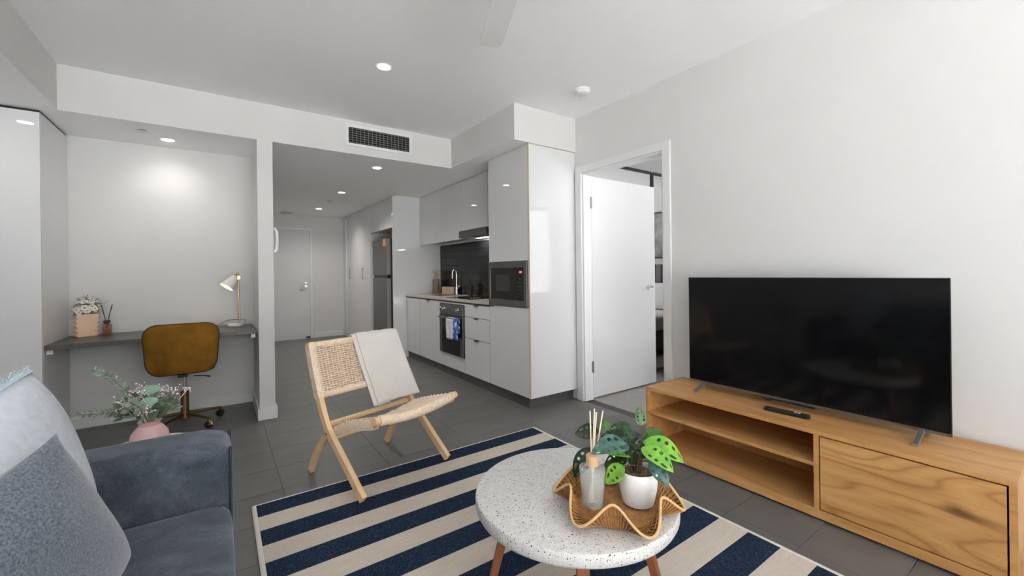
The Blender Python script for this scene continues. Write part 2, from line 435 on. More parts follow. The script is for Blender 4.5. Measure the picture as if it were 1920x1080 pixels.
# ------------------------------------------------------------------ kitchen
XF = 2.15
def gdoor(name, t, y0, y1, z0, z1, x=XF, th=.018, handle=None, mt=None, label=None):
    o = make(name, box(x, x+th, y0+.0012, y1-.0012, z0, z1), mt or GLOSS, t, bevel=.0012, label=label)
    if handle is not None:
        m = MB(); yy = handle; m.box(x-.014, x+.004, yy-.04, yy+.04, z1-.002, z1+.0012); m.box(x-.014, x-.011, yy-.04, yy+.04, z1-.012, z1-.002)
        make('tab_handle', m, STEEL, o)
    return o
def carcass(t, y0, y1, z0, z1, x=XF, name='carcass'):
    return make(name, box(x+.0185, XR-.001, y0+.0006, y1-.0006, z0, z1), GLOSS, t)
# tall tower with microwave niche
T = thing('tall_cabinet', 'tall gloss white kitchen tower holding the microwave', 'cabinet', (2.42, 3.12, 0))
carcass(T, 2.822, 3.45, .095, .86); carcass(T, 2.822, 3.45, 1.275, 2.262)
make('back_panel', box(2.62, XR-.001, 2.822, 3.45, .86, 1.275), GLOSS, T)
make('side_panel', box(XF+.0065, XR-.001, 2.80, 2.820, .095, 2.262), GLOSS, T, bevel=.001, label='gloss white end panel facing the room')
make('edge_strip', box(XF, XF+.006, 2.798, 2.822, .095, 2.266), CREAM, T, label='cream edge strip')
make('top_filler', box(XF+.012, XR-.001, 2.806, 3.45, 2.263, ZB-.002), CREAM, T)
gdoor('door', T, 2.824, 3.446, 1.275, 2.260)
gdoor('door', T, 2.824, 3.446, .095, .862, handle=3.40)
# built-in microwave
mw = thing('microwave', 'built-in black and grey microwave in the tall kitchen tower', 'microwave', (2.35, 3.13, .863))
make('body', box(XF+.003, 2.60, 2.840, 3.436, .866, 1.270), BLACK, mw)
m = MB(); m.box(XF-.012, XF+.003, 2.826, 3.440, .866, .925); m.box(XF-.012, XF+.003, 2.826, 3.440, 1.215, 1.271); m.box(XF-.012, XF+.003, 2.826, 2.872, .925, 1.215); m.box(XF-.012, XF+.003, 3.405, 3.440, .925, 1.215)
make('trim_frame', m, STEEL, mw, bevel=.0015)
g = make('glass_front', box(XF-.008, XF+.003, 2.872, 3.405, .925, 1.215), BLACKG, mw)
make('window', box(XF-.0088, XF-.008, 3.08, 3.315, 1.0, 1.155), mat('grey_mesh_window', (.035,.035,.036), .3), g)
make('display', box(XF-.009, XF-.008, 2.90, 2.94, 1.166, 1.184), emit('red_display', (.9, .25, .16), .55), g, label='small red lit clock display')
for k in range(5): make('button', box(XF-.0095, XF-.008, 2.905, 2.955, .975 + k*.034, .985 + k*.034), mat('dark_grey_button', (.05,.05,.05), .4), g)
# base units
KB = MB(); KB.box(2.175, 2.19, 2.855, 5.66, 0, .093); KB.box(2.19, XR-.001, 2.855, 2.87, 0, .093)
struct('baseboard_kitchen', KB, KICK, 'dark kickboard under the kitchen cabinets')
D3 = thing('drawer_unit', 'gloss white base unit with three drawers between oven and microwave tower', 'drawer unit', (2.42, 3.7, 0))
carcass(D3, 3.452, 3.958, .095, .845)
for (z0, z1) in ((.095, .478), (.484, .704), (.711, .838)): gdoor('drawer', D3, 3.454, 3.957, z0, z1, handle=3.70)
OU = thing('oven_housing', 'gloss white base unit surrounding the built-in oven', 'cabinet', (2.42, 4.25, 0))
make('carcass', box(XF+.0185, XR-.001, 3.962, 4.558, .095, .245), GLOSS, OU)
gdoor('lower_panel', OU, 3.960, 4.558, .095, .248)
make('upper_rail', box(XF, XF+.018, 3.960, 4.558, .828, .842), GLOSS, OU)
for (a, b) in ((3.959, 3.969), (4.551, 4.559)): make('side', box(XF+.0185, XR-.001, a, b, .245, .845), GLOSS, OU)
BU = thing('base_cabinet', 'gloss white base cabinet with two doors under the sink', 'cabinet', (2.42, 5.1, 0))
make('carcass', box(XF+.0185, XR-.001, 4.5606, 5.658, .095, .75), GLOSS, BU)
gdoor('door', BU, 4.560, 5.200, .095, .842, handle=4.90)
gdoor('door', BU, 5.204, 5.658, .095, .842)
# oven
OV = thing('oven', 'built-in dark steel oven with black glass door', 'oven', (2.4, 4.26, .25))
make('body', box(XF+.02, 2.62, 3.975, 4.545, .252, .82), BLACK, OV)
make('control_panel', box(XF-.012, XF+.02, 3.972, 4.548, .700, .826), STEEL, OV, bevel=.002)
od = make('oven_door', box(XF-.016, XF+.02, 3.972, 4.548, .254, .694), STEEL, OV, bevel=.002)
make('door_glass', box(XF-.0185, XF-.016, 4.045, 4.475, .262, .670), BLACKG, od)
m = MB(); m.tube([(XF-.055, 4.03, .668), (XF-.055, 4.49, .668)], .009, 10)
for y in (4.06, 4.46): m.cyl((XF-.016, y, .668), (XF-.055, y, .668), .007, n=8)
make('handle_bar', m, STEEL, od, smooth=40)
for y in (4.08, 4.42, 4.50):
    m = MB(); m.cyl((XF-.012, y, .765), (XF-.018, y, .765), .022); m.cyl((XF-.018, y, .765), (XF-.040, y, .765), .016, .014); make('knob', m, CHROME, OV, smooth=40)
# towel on the oven handle
TW = mat('blue_white_towel', (.7,.7,.72), .9, spec=.1); t = NT(TW)
yy = t.sep()[1]
pat = t.noise(28, 4)
side = t.math('LESS_THAN', t.math('ADD', yy, t.math('MULTIPLY', pat, .06)), 0.0)
c = t.mix(t.ramp(pat, [(.4, (.66,.64,.66)), (.6, (.80,.80,.82))]), t.ramp(pat, [(.42, (.05,.13,.50)), (.50, (.25,.38,.70)), (.58, (.82,.84,.88))], 'CONSTANT'), side)
t.color(c)
def towel(u, v):
    y = 4.13 + (u - .5) * .27
    s = v * .44 - .20            # metres along the cloth, handle at 0
    rip = .004 * math.sin(u * 19) * min(1, abs(s) * 8)
    if s < 0: return (XF - .0445 + .004 + rip*.2, y + .01*v, .668 + max(s, -.17) * .95 + .012 if s < -.012 else .680)
    return (XF - .068 + rip, y + s * .04 * (u - .5) + .006*math.sin(s*20), .680 - s * .98 - .02 * (u > .5) * s)
m = MB(); m.grid(towel, 18, 22)
tag(make('tea_towel', m, TW, smooth=60, solid=.003, off=(XF-.06, 4.13, .47)), 'white and blue patterned tea towel hanging on the oven handle', 'towel')
# worktop with sink cut
wt = tag(make('worktop', box(XF-.012, XR-.001, 3.452, 5.658, .858, .885), COUNTER, bevel=.002), 'beige stone kitchen worktop', 'worktop')
make('painted_shadow_line', box(XF-.004, XF+.03, 3.4525, 5.657, .845, .858), BLACK, wt)  # black strip painted in for the shade under the worktop edge
sk = thing('sink', 'stainless steel sink inset in the beige worktop', 'sink', (2.42, 5.0, .885))
m = MB(); m.box(2.26, 2.62, 4.80, 4.815, .8852, .889); m.box(2.26, 2.62, 5.265, 5.28, .8852, .889); m.box(2.26, 2.275, 4.815, 5.265, .8852, .889); m.box(2.605, 2.62, 4.815, 5.265, .8852, .889)
make('rim', m, CHROME, sk); make('bowl', box(2.275, 2.605, 4.815, 5.265, .8852, .8862), STEEL, sk)
m = MB(); m.lathe([(0, .0016), (.03, .0016), (.034, .0004)], (2.44, 5.04, .886), 20); make('drain', m, CHROME, sk)
tp = thing('kitchen_tap', 'chrome gooseneck kitchen tap behind the sink', 'tap', (2.635, 5.06, .885))
m = MB(); m.cyl((2.635, 5.06, .885), (2.635, 5.06, .99), .024, .020); make('base', m, CHROME, tp, smooth=40)
pts = [(2.635, 5.06, .985), (2.635, 5.06, 1.16)] + [(2.635 - .032 + .032*math.cos(a), 5.06, 1.16 + .06*math.sin(a)) for a in [PI*k/10 for k in range(1, 11)]] + [(2.571, 5.06, 1.10)]
m = MB(); m.tube(pts, .011, 10); make('spout', m, CHROME, tp, smooth=40)
m = MB(); m.tube([(2.635, 5.04, .96), (2.63, 5.00, .985), (2.62, 4.96, 1.0)], .006, 8); make('lever', m, CHROME, tp, smooth=40)
ck = thing('cooktop', 'black glass cooktop on the beige worktop', 'cooktop', (2.42, 4.2, .885))
make('glass', box(2.20, 2.66, 3.92, 4.49, .8852, .891), BLACKG, ck, bevel=.001)
RING = mat('cooktop_ring_print', (.10,.10,.10), .3)
for (x, y, r) in ((2.32, 4.06, .07), (2.32, 4.34, .09), (2.54, 4.06, .09), (2.54, 4.34, .07)):
    m = MB(); m.lathe([(r-.004, .8911), (r-.004, .8914), (r, .8914), (r, .8911)], (x, y, 0), 32); make('burner_ring', m, RING, ck)
for k in range(4):
    m = MB(); m.cyl((2.235 + k*.035, 3.95, .891), (2.235 + k*.035, 3.95, .905), .013, n=14); make('knob', m, STEEL, ck, smooth=40)
uh = thing('utensil_holder', 'taupe utensil holder with wooden spoons on the worktop', 'utensil holder', (2.57, 5.575, .885))
m = MB(); m.lathe([(.046, 0), (.05, .005), (.05, .205), (.045, .205), (.045, .02), (0, .02)], n=28); make('pot', m, mat('taupe_ceramic', (.26,.195,.16), .6), uh, world=False, smooth=30)
for k in range(6):
    a = k * 1.047 + .3; b = Vector((.02*math.cos(a), .02*math.sin(a), .03)); tpt = Vector((.04*math.cos(a), .04*math.sin(a), .25 + .02*(k % 3)))
    d = (tpt - b).normalized()
    m = MB(); m.tube([b, tpt, tpt + d*.012, tpt + d*.03, tpt + d*.045, tpt + d*.052], [.006, .006, .012, .017, .012, .003], 8, flat=.5); make('utensil', m, PALEWOOD, uh, world=False, smooth=50)
tag(make('wooden_box', box(2.55, 2.63, 5.12, 5.35, .8852, .985), PALEWOOD, bevel=.004), 'small pale wooden box beside the kitchen tap', 'box')
so = thing('soap_bottle', 'black pump soap bottle against the black tiles', 'bottle', (2.60, 4.63, .885))
m = MB(); m.lathe([(.030, 0), (.033, .004), (.033, .13), (.028, .145), (.013, .152), (.013, .165), (0, .165)], n=24); make('body', m, BLACK, so, world=False, smooth=30)
m = MB(); m.cyl((0, 0, .163), (0, 0, .215), .006); m.tube([(0, 0, .212), (-.02, 0, .216), (-.045, 0, .206)], .006, 8); m.cyl((0, 0, .165), (0, 0, .18), .013); make('pump', m, BLACK, so, world=False, smooth=40)
# backsplash of stacked black tiles
bs = struct('wall_backsplash', box(XR-.006, XR-.0005, 3.452, 5.658, .885, 1.578), GROUT, 'black tiled splashback behind the worktop', off=(XR, 4.5, .885))
th_ = .0985
for r in range(8):
    for c in range(8):
        y0 = 3.452 + c*.305 - .08; y1 = y0 + .303; z0 = .887 + r*th_; z1 = min(z0 + th_ - .003, 1.577)
        y0 = max(y0, 3.453); y1 = min(y1, 5.657)
        if y1 - y0 < .02 or z1 - z0 < .01 : continue
        make('tile', box(XR-.012, XR-.006, y0, y1, z0, z1), BTILE, bs)
# upper cabinets
XU = 2.36
U1 = thing('wall_cabinet', 'gloss white wall cabinet with two flat doors above the sink', 'cabinet', (2.52, 5.0, 1.578))
carcass(U1, 4.412, 5.658, 1.595, 2.258, XU); gdoor('door', U1, 4.412, 5.0, 1.578, 2.258, XU); gdoor('door', U1, 5.002, 5.656, 1.578, 2.258, XU)
make('top_filler', box(XU+.01, XR-.001, 4.412, 5.658, 2.2585, ZB-.002), CREAM, U1)
U2 = thing('wall_cabinet', 'shorter gloss white wall cabinet directly above the range hood', 'cabinet', (2.52, 4.1, 1.66))
carcass(U2, 3.80, 4.410, 1.672, 2.258, XU); gdoor('door', U2, 3.80, 4.410, 1.672, 2.258, XU)
make('filler_panel', box(XU, XR-.001, 3.452, 3.798, 1.66, 2.258), GLOSS, U2)
make('top_filler', box(XU+.01, XR-.001, 3.452, 4.410, 2.2585, ZB-.002), CREAM, U2)
hd = thing('range_hood', 'slide-out grey steel range hood under the wall cabinet', 'range hood', (2.5, 4.1, 1.585))
make('front_panel', box(XU-.03, XU-.012, 3.79, 4.41, 1.585, 1.668), STEEL, hd, bevel=.002)
make('body', box(XU-.012, XR-.02, 3.795, 4.405, 1.600, 1.668), STEEL, hd)
make('filter', box(XU+.04, XR-.08, 3.84, 4.36, 1.596, 1.5995), mat('filter_mesh', (.25,.25,.25), .5, .6), hd)
make('lamp_strip', box(2.56, 2.60, 4.15, 4.38, 1.593, 1.5995), emit('hood_lamp', (1, .98, .95), 20), hd)
l = bpy.data.lights.new('hood_light', 'AREA'); l.shape = 'RECTANGLE'; l.size = .04; l.size_y = .3; l.energy = 2.5
o = bpy.data.objects.new('hood_light', l); C.objects.link(o); o.parent = hd; o.location = Vector((2.60, 4.28, 1.588)) - hd.location
# fridge surround, pantry, fridge
XP = 1.99
FS = thing('fridge_surround', 'gloss white fridge surround: end panel and cabinet over the fridge', 'cabinet', (2.3, 6.2, 0))
make('side_panel', box(1.965, XR-.001, 5.66, 5.682, 0, 2.256), GLOSS, FS, bevel=.001)
make('carcass', box(XP+.019, XR-.001, 5.684, 6.81, 1.84, 2.256), GLOSS, FS)
gdoor('door', FS, 5.684, 6.80, 1.83, 2.254, XP)
make('top_filler', box(XP+.01, XR-.001, 5.662, 6.81, 2.2565, ZB-.002), CREAM, FS)
PN = thing('pantry_cabinet', 'tall gloss white pantry with two doors and slim bar handles', 'cabinet', (2.3, 7.55, 0))
make('carcass', box(XP+.019, XR-.001, 6.815, 8.30, .06, 2.256), GLOSS, PN)
make('plinth', box(XP+.04, XR-.001, 6.815, 8.30, 0, .06), KICK, PN)
make('top_filler', box(XP+.01, XR-.001, 6.815, 8.30, 2.2565, ZB-.002), CREAM, PN)
for (a, b, hy) in ((6.817, 7.555, 7.19), (7.557, 8.298, 8.02)):
    o = gdoor('door', PN, a, b, .06, 2.254, XP)
    m = MB(); m.box(XP-.03, XP-.02, hy-.006, hy+.006, 1.09, 1.285)
    for z in (1.11, 1.265): m.box(XP-.02, XP, hy-.005, hy+.005, z-.005, z+.005)
    make('bar_handle', m, STEEL, o)
make('filler_panel', box(XP-.02, XR-.001, 8.302, YE-.001, 0, 2.256), GLOSS, PN)
FR = thing('fridge', 'graphite top-freezer fridge in the white kitchen surround', 'fridge', (2.35, 6.45, 0))
make('body', box(2.09, 2.66, 6.12, 6.79, .02, 1.70), FRIDGE, FR)
for (z0, z1) in ((.06, 1.115), (1.155, 1.71)):
    o = make('fridge_door', box(2.025, 2.087, 6.115, 6.79, z0, z1), FRIDGE, FR, bevel=.008)
    make('edge_highlight', box(2.027, 2.085, 6.111, 6.1145, z0+.01, z1-.01), mat('painted_highlight', (.72,.72,.70), .3, .8), o)  # pale strip stands in for the highlight along the door edge
make('grip_recess', box(2.04, 2.087, 6.12, 6.785, 1.115, 1.155), BLACK, FR)
lb = MB().box(2.0225, 2.0245, 6.135, 6.27, 1.59, 1.70)
EL = mat('energy_label', (.8,.35,.1), .6); t = NT(EL)
zz = t.sep()[2]; t.color(t.ramp(t.math('MULTIPLY', zz, 9.0), [(0, (.75,.55,.12)), (.35, (.78,.72,.55)), (.5, (.65,.18,.05)), (.8, (.75,.35,.1))], 'CONSTANT'))
make('energy_label', lb, EL, FR, label='orange and yellow energy rating sticker')
# hall wall fittings
sw = thing('light_switch', 'white light switch plate beside the entry door', 'light switch', (1.49, YE-.005, .95))
make('plate', box(1.455, 1.525, YE-.008, YE, .90, 1.005), mat('switch_white', (.68,.68,.66), .4), sw, bevel=.002); make('rocker', box(1.475, 1.487, YE-.011, YE-.008, .945, .965), WHITE, sw); make('rocker', box(1.494, 1.506, YE-.011, YE-.008, .945, .965), WHITE, sw)
ic = thing('intercom_handset', 'white intercom handset just behind the partition edge', 'intercom', (.365, 4.2, 1.42))
make('base', box(.3655, .385, 4.14, 4.26, 1.36, 1.60), WHITE, ic, bevel=.006)
m = MB(); m.tube([(.390, 4.2, 1.375), (.412, 4.2, 1.40), (.417, 4.2, 1.48), (.412, 4.2, 1.56), (.390, 4.2, 1.585)], [.018, .016, .013, .016, .018], 12); make('receiver', m, WHITE, ic, smooth=50)

# ------------------------------------------------------------------ desk nook
LC = thing('tall_cabinet', 'tall gloss white cabinet at the left beside the desk nook', 'cabinet', (-1.27, 4.28, 0))
make('carcass', box(XL+.001, -.951, 4.001, 4.579, 0, 2.255), GLOSS, LC)
for (a, b) in ((XL+.002, -1.28), (-1.277, -.9515)): make('door', box(a, b, 3.98, 3.999, .01, 2.252), GLOSS, LC, bevel=.0015)
make('top_gap', box(XL+.001, -.958, 4.01, 4.579, 2.2555, ZB-.0005), ALU, LC)
dk = tag(make('desk', box(-.949, .240, 4.005, 4.579, .695, .726), DESK, bevel=.0015), 'long charcoal built-in desk shelf in the nook', 'desk')
for x in (-.93, .225): make('bracket', box(x-.018, x+.012, 4.05, 4.5, .66, .6945), WHITE, dk, label='white support bracket')
# office chair
oc = thing('office_chair', 'mustard velvet swivel office chair with brass five-star base', 'chair', (-.235, 4.17, 0), 0)
BRASS = mat('brass', (.30,.20,.085), .28, 1)
VELV = noisy('mustard_velvet', (.145,.064,.006), (.27,.125,.014), 7, .75, .1, detail=6, spec=.15, pos=(.3, .7), Sheen_Weight=.35, Sheen_Roughness=.4)
VELV.node_tree.nodes['Principled BSDF'].inputs['Sheen Tint'].default_value = (.9, .6, .2, 1)
def rrect(w, h, r, n=8, e=0):
    pts = []
    for (cx, cy, a0) in ((w/2-r, h/2-r, 0), (-w/2+r, h/2-r, PI/2), (-w/2+r, -h/2+r, PI), (w/2-r, -h/2+r, 1.5*PI)):
        for k in range(n+1): a = a0 + PI/2*k/n; pts.append((cx + r*math.cos(a), cy + r*math.sin(a)))
    return pts
# backrest: rounded, tapering panel bowed around the sitter, leaning back a little
m = MB(); out = rrect(.450, .375, .085, 8)
def bk(p, off, sc):
    x, z = p[0]*sc, p[1]*sc
    x *= 1.0 - .10*(z < 0)*(-z/.18)
    return (x, off + .38*x*x - .06*z, z + .628)
n_ = len(out)
rings = [(.036, .86), (.040, .96), (.030, 1.0), (-.005, 1.0), (-.02, .95), (-.026, .7)]
vs = [bk(p, o_, s_) for (o_, s_) in rings for p in out]; fs = []
for i in range(len(rings)-1):
    for k in range(n_): fs.append((i*n_+k, i*n_+(k+1) % n_, (i+1)*n_+(k+1) % n_, (i+1)*n_+k))
fs.append(tuple(range(n_))); fs.append(tuple((len(rings)-1)*n_ + k for k in range(n_)))
m.add([(x, y-.20, z) for (x, y, z) in vs], fs)
make('backrest', m, VELV, oc, world=False, smooth=50)
pip = MB(); pip.tube([(lambda q: (q[0], q[1]-.20, q[2]))(bk(p, -.004, 1.004)) for p in out], .005, 6, closed=True)
make('backrest_piping', pip, mat('dark_mustard_piping', (.06,.026,.003), .7), oc, world=False, smooth=60)
m = MB(); m.prism(rrect(.40, .40, .09), 'z', .435, .485); o = make('seat', m, VELV, oc, world=False, bevel=.02, seg=3); o.location = (0, .03, 0)
m = MB(); m.cyl((0, 0, .26), (0, 0, .435), .014, n=14); make('gas_lift', m, CHROME, oc, world=False, smooth=40)
m = MB(); m.cyl((0, 0, .10), (0, 0, .27), .027, n=20); m.cyl((0, 0, .06), (0, 0, .11), .036, n=20); make('column', m, BRASS, oc, world=False, smooth=40)
m = MB(); m.tube([(.06, -.02, .385), (.12, -.04, .382), (.165, -.055, .372)], [.004, .004, .006], 8); make('lever', m, BLACK, oc, world=False, smooth=40)
m = MB(); m.box(-.03, .03, -.20, .04, .415, .434); make('seat_bracket', m, BLACK, oc, world=False)
for k in range(5):
    a = R(22) + k*2*PI/5; c, s = math.cos(a), math.sin(a)
    m = MB(); m.tube([(.02*c, .02*s, .095), (.13*c, .13*s, .088), (.245*c, .245*s, .076)], [.017, .014, .011], 10, flat=.8)
    m.cyl((.243*c, .243*s, .08), (.243*c, .243*s, .05), .009, n=10)
    lg = make('leg', m, BRASS, oc, world=False, smooth=50)
    m = MB(); p = Vector((.243*c, .243*s, .027)); ax = Vector((-s, c, 0))
    for q in (-1, 1): m.tube([p + ax*(q*.006), p + ax*(q*.010), p + ax*(q*.022)], [.026, .027, .020], 16)
    make('caster', m, BLACK, lg, world=False, smooth=40)
    m = MB(); m.tube([p + ax*t_ + Vector((0, 0, 0)) for t_ in (-.024, .024)], .007, 8)
    m.tube([p + Vector((c*.028*math.cos(b), s*.028*math.cos(b), .029*math.sin(b))) for b in [PI*j/8 for j in range(9)]], .006, 6, flat=1.6)
    make('caster_hood', m, BRASS, lg, world=False, smooth=40)
# desk lamp
dl = thing('desk_lamp', 'lit white cone desk lamp with brass arm on marble base', 'lamp', (.14, 4.44, .726))
MARB = noisy('white_marble', (.78,.77,.75), (.55,.54,.53), 14, .25, detail=8, pos=(.5, .75))
m = MB(); m.lathe([(.058, 0), (.062, .004), (.062, .022), (.058, .026), (0, .026)], n=32); o = make('base', m, MARB, dl, world=False, smooth=30); o.location = (-.028, 0, 0)
BR2 = mat('brass_lamp', (.52,.38,.20), .3, 1)
m = MB(); m.cyl((.0, 0, .02), (-.006, 0, .435), .0065, n=12); make('arm', m, BR2, dl, world=False, smooth=40)
m = MB(); m.cyl((-.006, -.018, .43), (-.006, .018, .43), .017, n=16); m.cyl((-.012, 0, .41), (-.006, 0, .45), .011, n=10)
m.tube([(-.006, .0, .44), (.004, .0, .462), (-.006, .0, .473), (-.02, .0, .462)], .003, 6); make('joint', m, BR2, dl, world=False, smooth=40)
ax0 = Vector((-.022, 0, .447)); axd = Vector((-.075, -.03, -.105)).normalized()
def cone(m, prof):
    u = axd.orthogonal().normalized(); v = axd.cross(u); n = 28; vs = []; fs = []
    for (r, t_) in prof:
        for k in range(n): a = 2*PI*k/n; vs.append(ax0 + axd*t_ + (u*math.cos(a) + v*math.sin(a))*r)
    for i in range(len(prof)-1):
        for k in range(n): fs.append((i*n+k, i*n+(k+1) % n, (i+1)*n+(k+1) % n, (i+1)*n+k))
    return m.add(vs, fs)
make('shade', cone(MB(), [(.012, .0), (.024, .012), (.030, .03), (.058, .125), (.056, .125), (.028, .03)]), mat('white_lamp_shade', (.80,.76,.74), .45), dl, world=False, smooth=35)
make('collar', cone(MB(), [(.0, -.022), (.014, -.022), (.014, .0), (.021, .004), (.021, .012), (0, .012)]), BR2, dl, world=False, smooth=35)
bulb = MB(); bc = ax0 + axd*.085
bulb.lathe([(0, -.036), (.024, -.028), (.036, -.008), (.036, .008), (.024, .028), (0, .036)], bc, 20); make('bulb', bulb, emit('warm_bulb', (1, .80, .45), 5.0), dl, world=False, smooth=60)
l = bpy.data.lights.new('bulb_light', 'SPOT'); l.energy = 2.6; l.spot_size = R(100); l.spot_blend = .6; l.color = (1, .78, .48); l.shadow_soft_size = .025
o = bpy.data.objects.new('bulb_light', l); C.objects.link(o); o.parent = dl; o.location = ax0 + axd*.115; o.rotation_euler = axd.to_track_quat('-Z', 'Y').to_euler()
m = MB(); m.tube([(.03, .005, .012), (.048, .01, .03), (.04, .02, .052), (.02, .03, .055), (-.09, .05, .052), (-.14, .06, .02), (-.19, .06, .003), (-.30, .07, .003)], .0022, 6); make('cord', m, BLACK, dl, world=False, smooth=60)
# scalloped vase of white flowers
PEACH = mat('peach_ceramic', (.80,.58,.40), .6, spec=.25)
fv = thing('flower_vase', 'peach scalloped-edge vase of white flowers on the desk', 'vase', (-.832, 4.43, .726), R(30))
prof = []
NS = 5; w_, h_ = .066, .172
zs = []
for k in range(NS*8 + 1):
    z = h_*k/(NS*8); zs.append((w_ - .012 + .012*abs(math.sin(PI*NS*k/(NS*8))), z))
poly = [(x, z) for x, z in zs] + [(-x, z) for x, z in reversed(zs)]
m = MB(); m.prism(poly, 'y', -.032, .032); make('body', m, PEACH, fv, world=False, bevel=.005, seg=3)
make('water_opening', box(-.05, .05, -.022, .022, .1715, .1735), mat('vase_inside', (.12,.08,.05), .8), fv, world=False)
STEM = noisy('sage_green_leaf', (.17,.22,.09), (.30,.33,.15), 20, .6)
PETAL = mat('white_petal', (.88,.85,.82), .7, spec=.2, Subsurface_Weight=0.0)
YELC = mat('yellow_flower_centre', (.50,.38,.10), .8)
def flower_mesh(r, npet=7, layers=2):
    m = MB()
    for L in range(layers):
        rr = r*(1 - .3*L)
        for k in range(npet):
            a = 2*PI*(k + .5*L)/npet + random.uniform(-.12, .12); up = .25 + .45*L
            d = Vector((math.cos(a), math.sin(a), up)).normalized(); sd = Vector((-math.sin(a), math.cos(a), 0)); nn = d.cross(sd)
            w = rr*.36
            pts = [Vector((0, 0, 0)), d*rr*.45 - sd*w*.8, d*rr*.45 + sd*w*.8, d*rr*.85 - sd*w + nn*(-.1*rr), d*rr*.85 + sd*w + nn*(-.1*rr), d*rr*1.02 + nn*(-.16*rr), d*rr*.5 + nn*(-.05*rr)]
            m.add(pts, [(0, 1, 6), (0, 6, 2), (1, 3, 6), (6, 4, 2), (3, 5, 6), (6, 5, 4)])
    return m
rf = random.Random(3)
fms = [flower_mesh(.024, 7, 3).mesh('flower', smooth=60) for _ in range(3)]
for f in fms: f.materials.append(PETAL)
cm = MB().lathe([(0, .004), (.005, .003), (.006, -.002)], n=8).mesh('flower_centre'); cm.materials.append(YELC)
leaves = MB(); stems = MB()
def leafquad(m, p, d, l, w, nrm, curl=.15):
    d = d.normalized(); sd = d.cross(nrm).normalized(); n2 = sd.cross(d)
    q = [p, p + d*l*.3 - sd*w*.5, p + d*l*.3 + sd*w*.5, p + d*l*.7 - sd*w*.45 - n2*l*curl*.4, p + d*l*.7 + sd*w*.45 - n2*l*curl*.4, p + d*l - n2*l*curl, p + d*l*.3 - n2*w*.12, p + d*l*.7 - n2*(l*curl*.4 + w*.12)]
    m.add(q, [(0, 1, 6), (0, 6, 2), (1, 3, 7, 6), (6, 7, 4, 2), (3, 5, 7), (7, 5, 4)])
dome = Vector((.012, 0, .205))
for k in range(38):
    a = 2.39996*k; e_ = -.35 + 1.75*((k*7) % 38)/37; rr = rf.uniform(.058, .086)
    dv = Vector((math.cos(a)*math.cos(e_), .8*math.sin(a)*math.cos(e_), math.sin(e_)*.95)); p = dome + dv*rr
    stems.tube([(p.x*.3, p.y*.2, .165), p], .0012, 5)
    o = bpy.data.objects.new('flower', fms[k % 3]); C.objects.link(o); o.parent = fv; o.location = p
    o.rotation_euler = (dv + Vector((0, 0, .15))).normalized().to_track_quat('Z', 'Y').to_euler()
    c_ = bpy.data.objects.new('flower_centre', cm); C.objects.link(c_); c_.parent = o; c_.location = (0, 0, .006)
for k in range(110):
    a = rf.uniform(0, 2*PI); e_ = rf.uniform(-.1, 1.45); rr = rf.uniform(.05, .105)
    p = Vector((.01 + rr*.8*math.cos(a)*math.cos(e_), rr*.7*math.sin(a)*math.cos(e_), .195 + rr*1.05*math.sin(e_)))
    leafquad(leaves, p, Vector((math.cos(a), math.sin(a), rf.uniform(.0, 1.2))), rf.uniform(.018, .032), rf.uniform(.006, .011), Vector((rf.uniform(-.5, .5), rf.uniform(-.5, .5), 1)).normalized())
for k in range(9):
    p = Vector((.09 + k*.004, -.01, .235 + k*.003)); leafquad(leaves, p, Vector((.8, (-1)**k*.6, .4)), .024, .006, Vector((0, 0, 1)))
make('foliage', leaves, STEM, fv, world=False, kind='stuff'); make('stems', stems, STEM, fv, world=False)
# amber reed diffuser
rd = thing('reed_diffuser', 'small square amber reed diffuser with black sticks on the desk', 'diffuser', (-.715, 4.42, .726), R(15))
AMB = mat('amber_glass', (.30,.085,.04), .06, Alpha=.6)
m = MB(); m.box(-.026, .026, -.026, .026, 0, .088); make('bottle', m, AMB, rd, world=False, bevel=.004)
m = MB(); m.box(-.021, .021, -.021, .021, .008, .055); make('liquid', m, mat('dark_amber_oil', (.12,.03,.012), .3), rd, world=False)
m = MB(); m.lathe([(.013, .088), (.013, .094), (.021, .098), (.021, .112), (.014, .116), (0, .116)], n=20); make('cap', m, BLACK, rd, world=False, smooth=30)
for (dx, dy, l_) in ((-.030, .0, .125), (.032, .005, .125), (.028, -.01, .12)):
    m = MB(); m.cyl((dx*-.2, dy*-.2, .05), (dx, dy, .11 + l_), .0026, n=8); make('reed', m, BLACK, rd, world=False)

# ------------------------------------------------------------------ rug
RUGX0, RUGX1, RUGY1, RUGY0 = .12, 1.925, 2.475, -.35
RUG = mat('striped_rug_weave', (.6,.55,.48), .95, spec=.1); t = NT(RUG)
yy = t.sep()[1]
ph = t.math('DIVIDE', t.math('SUBTRACT', RUGY1 - .13*0, yy), .26)
fr = t.math('FRACT', ph); isn = t.math('LESS_THAN', fr, .5)
wv = t.noise(90, 3, t.mapping((3.0, 1, 1))); wv2 = t.noise(9, 3, t.mapping((1, 6, 1)))
navy = t.ramp(wv, [(.35, (.008,.014,.030)), (.55, (.018,.032,.064)), (.75, (.055,.085,.14))])
beig = t.mix(t.ramp(wv2, [(.3, (.50,.435,.365)), (.7, (.61,.545,.47))]), t.ramp(wv, [(.3, (.50,.44,.37)), (.7, (.65,.59,.52))]), .5)
t.color(t.mix(beig, navy, isn)); t.bump(wv, .35, .002)
rug = thing('striped_rug', 'navy and beige striped flatweave rug', 'rug', (0, 0, 0))
m = MB(); m.box(RUGX0+.012, RUGX1-.012, RUGY0, RUGY1-.006, .0006, .008); make('pile', m, RUG, rug)
BIND = noisy('cream_binding', (.62,.58,.52), (.72,.68,.62), 120, .9)
m = MB(); z = .0055
